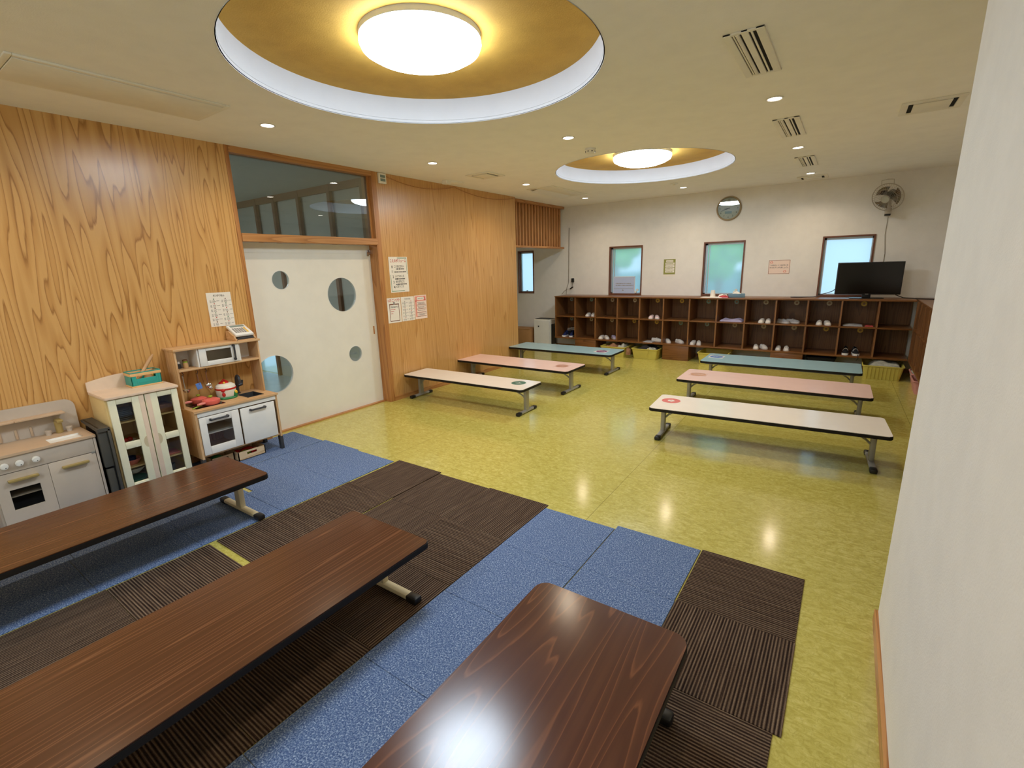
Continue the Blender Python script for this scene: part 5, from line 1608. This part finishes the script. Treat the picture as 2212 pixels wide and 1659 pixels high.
r = thing('toy_tray', 'pink toy tray behind the lower right cupboard window', 'toy tray', (0.25, 1.385, 0.2352))
obj('tray', MB().box((0.18, 1.32, 0.2355), (0.31, 1.46, 0.249), 0.006), M_pinkp, r)
r = thing('toy_box', 'dark brown toy basket behind the upper right cupboard window', 'toy basket', (0.25, 1.385, 0.595))
obj('basket', MB().box((0.17, 1.3, 0.5955), (0.31, 1.47, 0.66), 0.01), M_browncloth, r)
r = thing('toy_cup', 'dark grey toy cup behind the lower right cupboard window', 'toy cup', (0.27, 1.37, 0.08))
obj('cup', MB().lathe([(0, 0), (0.028, 0), (0.034, 0.07), (0.031, 0.07), (0.025, 0.005), (0, 0.005)], (0.27, 1.38, 0.0805), 20), M_grayblk, r)

# teal collapsible basket on the cupboard
bx0, bx1, by0, by1, bz = 0.05, 0.19, 1.268, 1.470, 0.8102
r = thing('folding_basket', 'small teal folding basket with a tan rim on the cream cupboard', 'basket', (0.12, 1.37, bz))
obj('base_tray', MB().box((bx0 - 0.004, by0 - 0.004, bz), (bx1 + 0.004, by1 + 0.004, bz + 0.012), 0.002), M_tan, r)
m = MB()
for (a, b_) in (((bx1 - 0.006, by0, bz + 0.012), (bx1, by0 + 0.035, bz + 0.088)), ((bx1 - 0.006, by1 - 0.035, bz + 0.012), (bx1, by1, bz + 0.088)), ((bx1 - 0.006, by0 + 0.035, bz + 0.012), (bx1, by1 - 0.035, bz + 0.066)),
                ((bx0, by0, bz + 0.012), (bx0 + 0.006, by1, bz + 0.088)), ((bx0, by0, bz + 0.012), (bx1, by0 + 0.006, bz + 0.088)), ((bx0, by1 - 0.006, bz + 0.012), (bx1, by1, bz + 0.088))):
    m.box(a, b_, 0.0015)
m.box((bx1 - 0.001, by0 + 0.05, bz + 0.03), (bx1 + 0.002, by1 - 0.05, bz + 0.045), 0.001).box((bx1 - 0.001, by0 + 0.01, bz + 0.015), (bx1 + 0.003, by0 + 0.02, bz + 0.08)).box((bx1 - 0.001, by1 - 0.02, bz + 0.015), (bx1 + 0.003, by1 - 0.01, bz + 0.08))
obj('basket_wall', m, M_teal, r)
m = MB()
for (a, b_) in (((bx1 - 0.006, by0 - 0.004, bz + 0.088), (bx1 + 0.003, by1 + 0.004, bz + 0.110)), ((bx0 - 0.003, by0 - 0.004, bz + 0.088), (bx0 + 0.006, by1 + 0.004, bz + 0.110)), ((bx0, by0 - 0.004, bz + 0.088), (bx1, by0 + 0.004, bz + 0.110)), ((bx0, by1 - 0.004, bz + 0.088), (bx1, by1 + 0.004, bz + 0.110))):
    m.box(a, b_, 0.002)
obj('rim_band', m, M_tan, r)
m = MB()
for (a, b_) in (((bx1 - 0.005, by0, bz + 0.110), (bx1 + 0.002, by1, bz + 0.118)), ((bx0 - 0.002, by0, bz + 0.110), (bx0 + 0.005, by1, bz + 0.118)), ((bx0, by0 - 0.002, bz + 0.110), (bx1, by0 + 0.005, bz + 0.118)), ((bx0, by1 - 0.005, bz + 0.110), (bx1, by1 + 0.002, bz + 0.118))):
    m.box(a, b_, 0.002)
obj('top_rim', m, M_teal, r)
r = thing('toy_rolling_pin', 'pale wooden rolling pin leaning out of the teal basket', 'toy rolling pin', (0.1, 1.36, 0.84))
obj('roller', MB().tube([(0.12, 1.33, 0.855), (0.10, 1.455, 1.02)], 0.013, 14), M_stick, r)
obj('grip', MB().tube([(0.10, 1.455, 1.02), (0.098, 1.472, 1.04)], 0.007, 10).tube([(0.122, 1.316, 0.836), (0.12, 1.33, 0.855)], 0.007, 10), M_stick, r)
for k, (x, y, mt, lab) in enumerate([(0.09, 1.42, M_yellow, 'yellow toy block in the teal basket'), (0.145, 1.40, M_stick, 'wooden toy piece behind the hand slot of the teal basket'), (0.09, 1.315, M_tan, 'tan toy piece in the teal basket')]):
    o = thing('toy_piece', lab, 'toy', (x, y, bz + 0.02))
    obj('block', MB().ball((x, y, bz + 0.055), 0.028, (1, 1.2, 1.2), 14), mt, o)

# ================================================================== GREIGE TOY KITCHEN
g0, g1, gx = 0.388, 0.940, 0.36
gt = 0.562
r = thing('toy_kitchen', 'greige painted toy kitchen with oven window and three knobs, at the left edge', 'toy kitchen', (0.18, 0.66, 0))
obj('side_panel', MB().box((0.012, g0, 0.0071), (gx - 0.014, g0 + 0.014, gt - 0.016), 0.001), M_greyk, r)
obj('side_panel', MB().box((0.012, g1 - 0.016, 0.0071), (gx + 0.002, g1 - 0.002, gt - 0.016), 0.001), M_greyk, r)
m = MB()
wx0, wx1, wy0, wy1 = 0.20, 0.335, 0.708, 0.886
for a in ((0.012, g0, 0.372, wy0), (0.012, wy1, 0.372, g1), (0.012, wy0, wx0, wy1), (wx1, wy0, 0.372, wy1)):
    m.box((a[0], a[1], gt - 0.016), (a[2], a[3], gt))
obj('worktop', m, M_greytop, r)
obj('sink', MB().prism(rrect(wx0, wy0, wx1, wy1, 0.02), gt - 0.03, gt - 0.012).box((wx0, wy0, gt - 0.03), (wx0 + 0.003, wy1, gt)).box((wx1 - 0.003, wy0, gt - 0.03), (wx1, wy1, gt)), M_white, r)
bp = [(g0, gt)] + [(g0, 0.72)] + [(g0 + 0.07 - 0.07 * math.cos(k * PI / 12), 0.72 + 0.07 * math.sin(k * PI / 12)) for k in range(1, 7)] + [(g1 - 0.06 + 0.06 * math.sin(k * PI / 12), 0.73 + 0.06 * math.cos(k * PI / 12)) for k in range(0, 7)] + [(g1, gt)]
obj('splashback', MB().prism(bp, 0.012, 0.026, 'yz'), M_greyk, r)
m = MB()
ys = [g0 + 0.01, 0.517, 0.523, 0.594, 0.600, 0.862]
for a, b_ in ((ys[0], ys[1]), (ys[2], ys[3]), (ys[4], ys[5])):
    m.box((0.026, a, 0.702), (0.105, b_, 0.714), 0.001)
m.box((0.026, ys[0], 0.702), (0.095, ys[5], 0.7135), 0.001)
obj('rack_shelf', m, M_greytop, r)
for y in (0.52, 0.60, 0.678):
    obj('peg', MB().box((0.026, y - 0.007, gt + 0.005), (0.034, y + 0.007, gt + 0.075), 0.003), M_greytop, r)
obj('tap', MB().cyl((0.075, 0.815, gt + 0.048), 0.021, 0.096, n=20, bev=0.003).box((0.07, 0.797, gt + 0.09), (0.155, 0.833, gt + 0.108), 0.004), M_gold, r)
for y in (0.752, 0.868):
    obj('tap_knob', MB().cyl((0.085, y, gt + 0.014), 0.016, 0.028, n=18).cyl((0.085, y, gt + 0.03), 0.020, 0.012, n=18, bev=0.002), M_greyk, r)
obj('fascia', MB().box((gx - 0.014, g0, 0.438), (gx, g1 - 0.018, gt - 0.016), 0.001), M_greyk, r)
obj('bottom_board', MB().box((0.012, g0 + 0.014, 0.05), (gx - 0.014, g1 - 0.016, 0.064)), M_greyk, r)
obj('back_panel', MB().box((0.012, g0 + 0.014, 0.05), (0.018, g1 - 0.016, gt - 0.016)), M_charc, r)
obj('middle_wall', MB().box((0.018, 0.658, 0.064), (gx - 0.016, 0.666, 0.5)), M_charc, r)
for k, y in enumerate((0.463, 0.534, 0.613)):
    kn = obj('knob', MB().cyl((gx + 0.012, y, 0.490), 0.020, 0.024, 'x', 24, bev=0.005), M_white, r)
    obj('knob_mark', MB().cyl((gx + 0.0245, y + 0.004, 0.480), 0.003, 0.002, 'x', 10), M_charc, kn)
m = MB()
oy0, oy1, oz0, oz1 = 0.456, 0.604, 0.180, 0.320
for a in ((g0 + 0.012, oy0, 0.06, 0.434), (oy1, 0.662, 0.06, 0.434), (oy0, oy1, oz1, 0.434), (oy0, oy1, 0.06, oz0)):
    m.box((gx - 0.012, a[0], a[2]), (gx, a[1], a[3]))
d = obj('door', m, M_greyk, r, label='oven door with a window')
obj('window_pane', MB().box((gx - 0.008, oy0, oz0), (gx - 0.006, oy1, oz1)), M_film, d, smooth=False)
obj('handle', MB().box((gx, 0.459, 0.376), (gx + 0.03, 0.606, 0.392), 0.002), M_gold, d)
obj('rack', MB().box((0.03, g0 + 0.016, 0.262), (gx - 0.02, 0.656, 0.268)), M_greyk, r)
d = obj('door', MB().box((gx - 0.012, 0.664, 0.06), (gx, g1 - 0.020, 0.434), 0.001), M_greyk, r, label='plain greige door')
obj('handle', MB().box((gx, 0.727, 0.376), (gx + 0.03, 0.871, 0.392), 0.002), M_gold, d)
obj('hinge', MB().box((gx - 0.001, 0.898, 0.428), (gx + 0.003, 0.920, 0.446), 0.001), M_steel, d)

# black folded step stool squeezed between the two cupboards
r = thing('folded_step_stool', 'dark grey folded plastic step stool squeezed between greige kitchen and cream cupboard', 'step stool', (0.22, 0.99, 0))
obj('top_panel', MB().prism([(0.03, 0.598), (0.40, 0.575), (0.40, 0.60), (0.03, 0.615)], 0.950, 1.020, 'xz', 0.004), M_grayblk, r)
obj('top_groove', MB().prism([(0.06, 0.6145), (0.37, 0.6025), (0.37, 0.6035), (0.06, 0.6155)], 0.958, 0.966, 'xz'), M_black, r)
obj('leg_panel', MB().box((0.345, 0.950, 0.30), (0.385, 1.006, 0.585), 0.006).box((0.345, 0.955, 0.01), (0.38, 1.0, 0.285), 0.006), M_grayblk, r)
obj('leg_panel', MB().box((0.372, 1.006, 0.0071), (0.40, 1.022, 0.59), 0.003), M_grayblk, r)
obj('inner_web', MB().box((0.05, 0.965, 0.02), (0.34, 1.015, 0.57), 0.004), M_black, r)
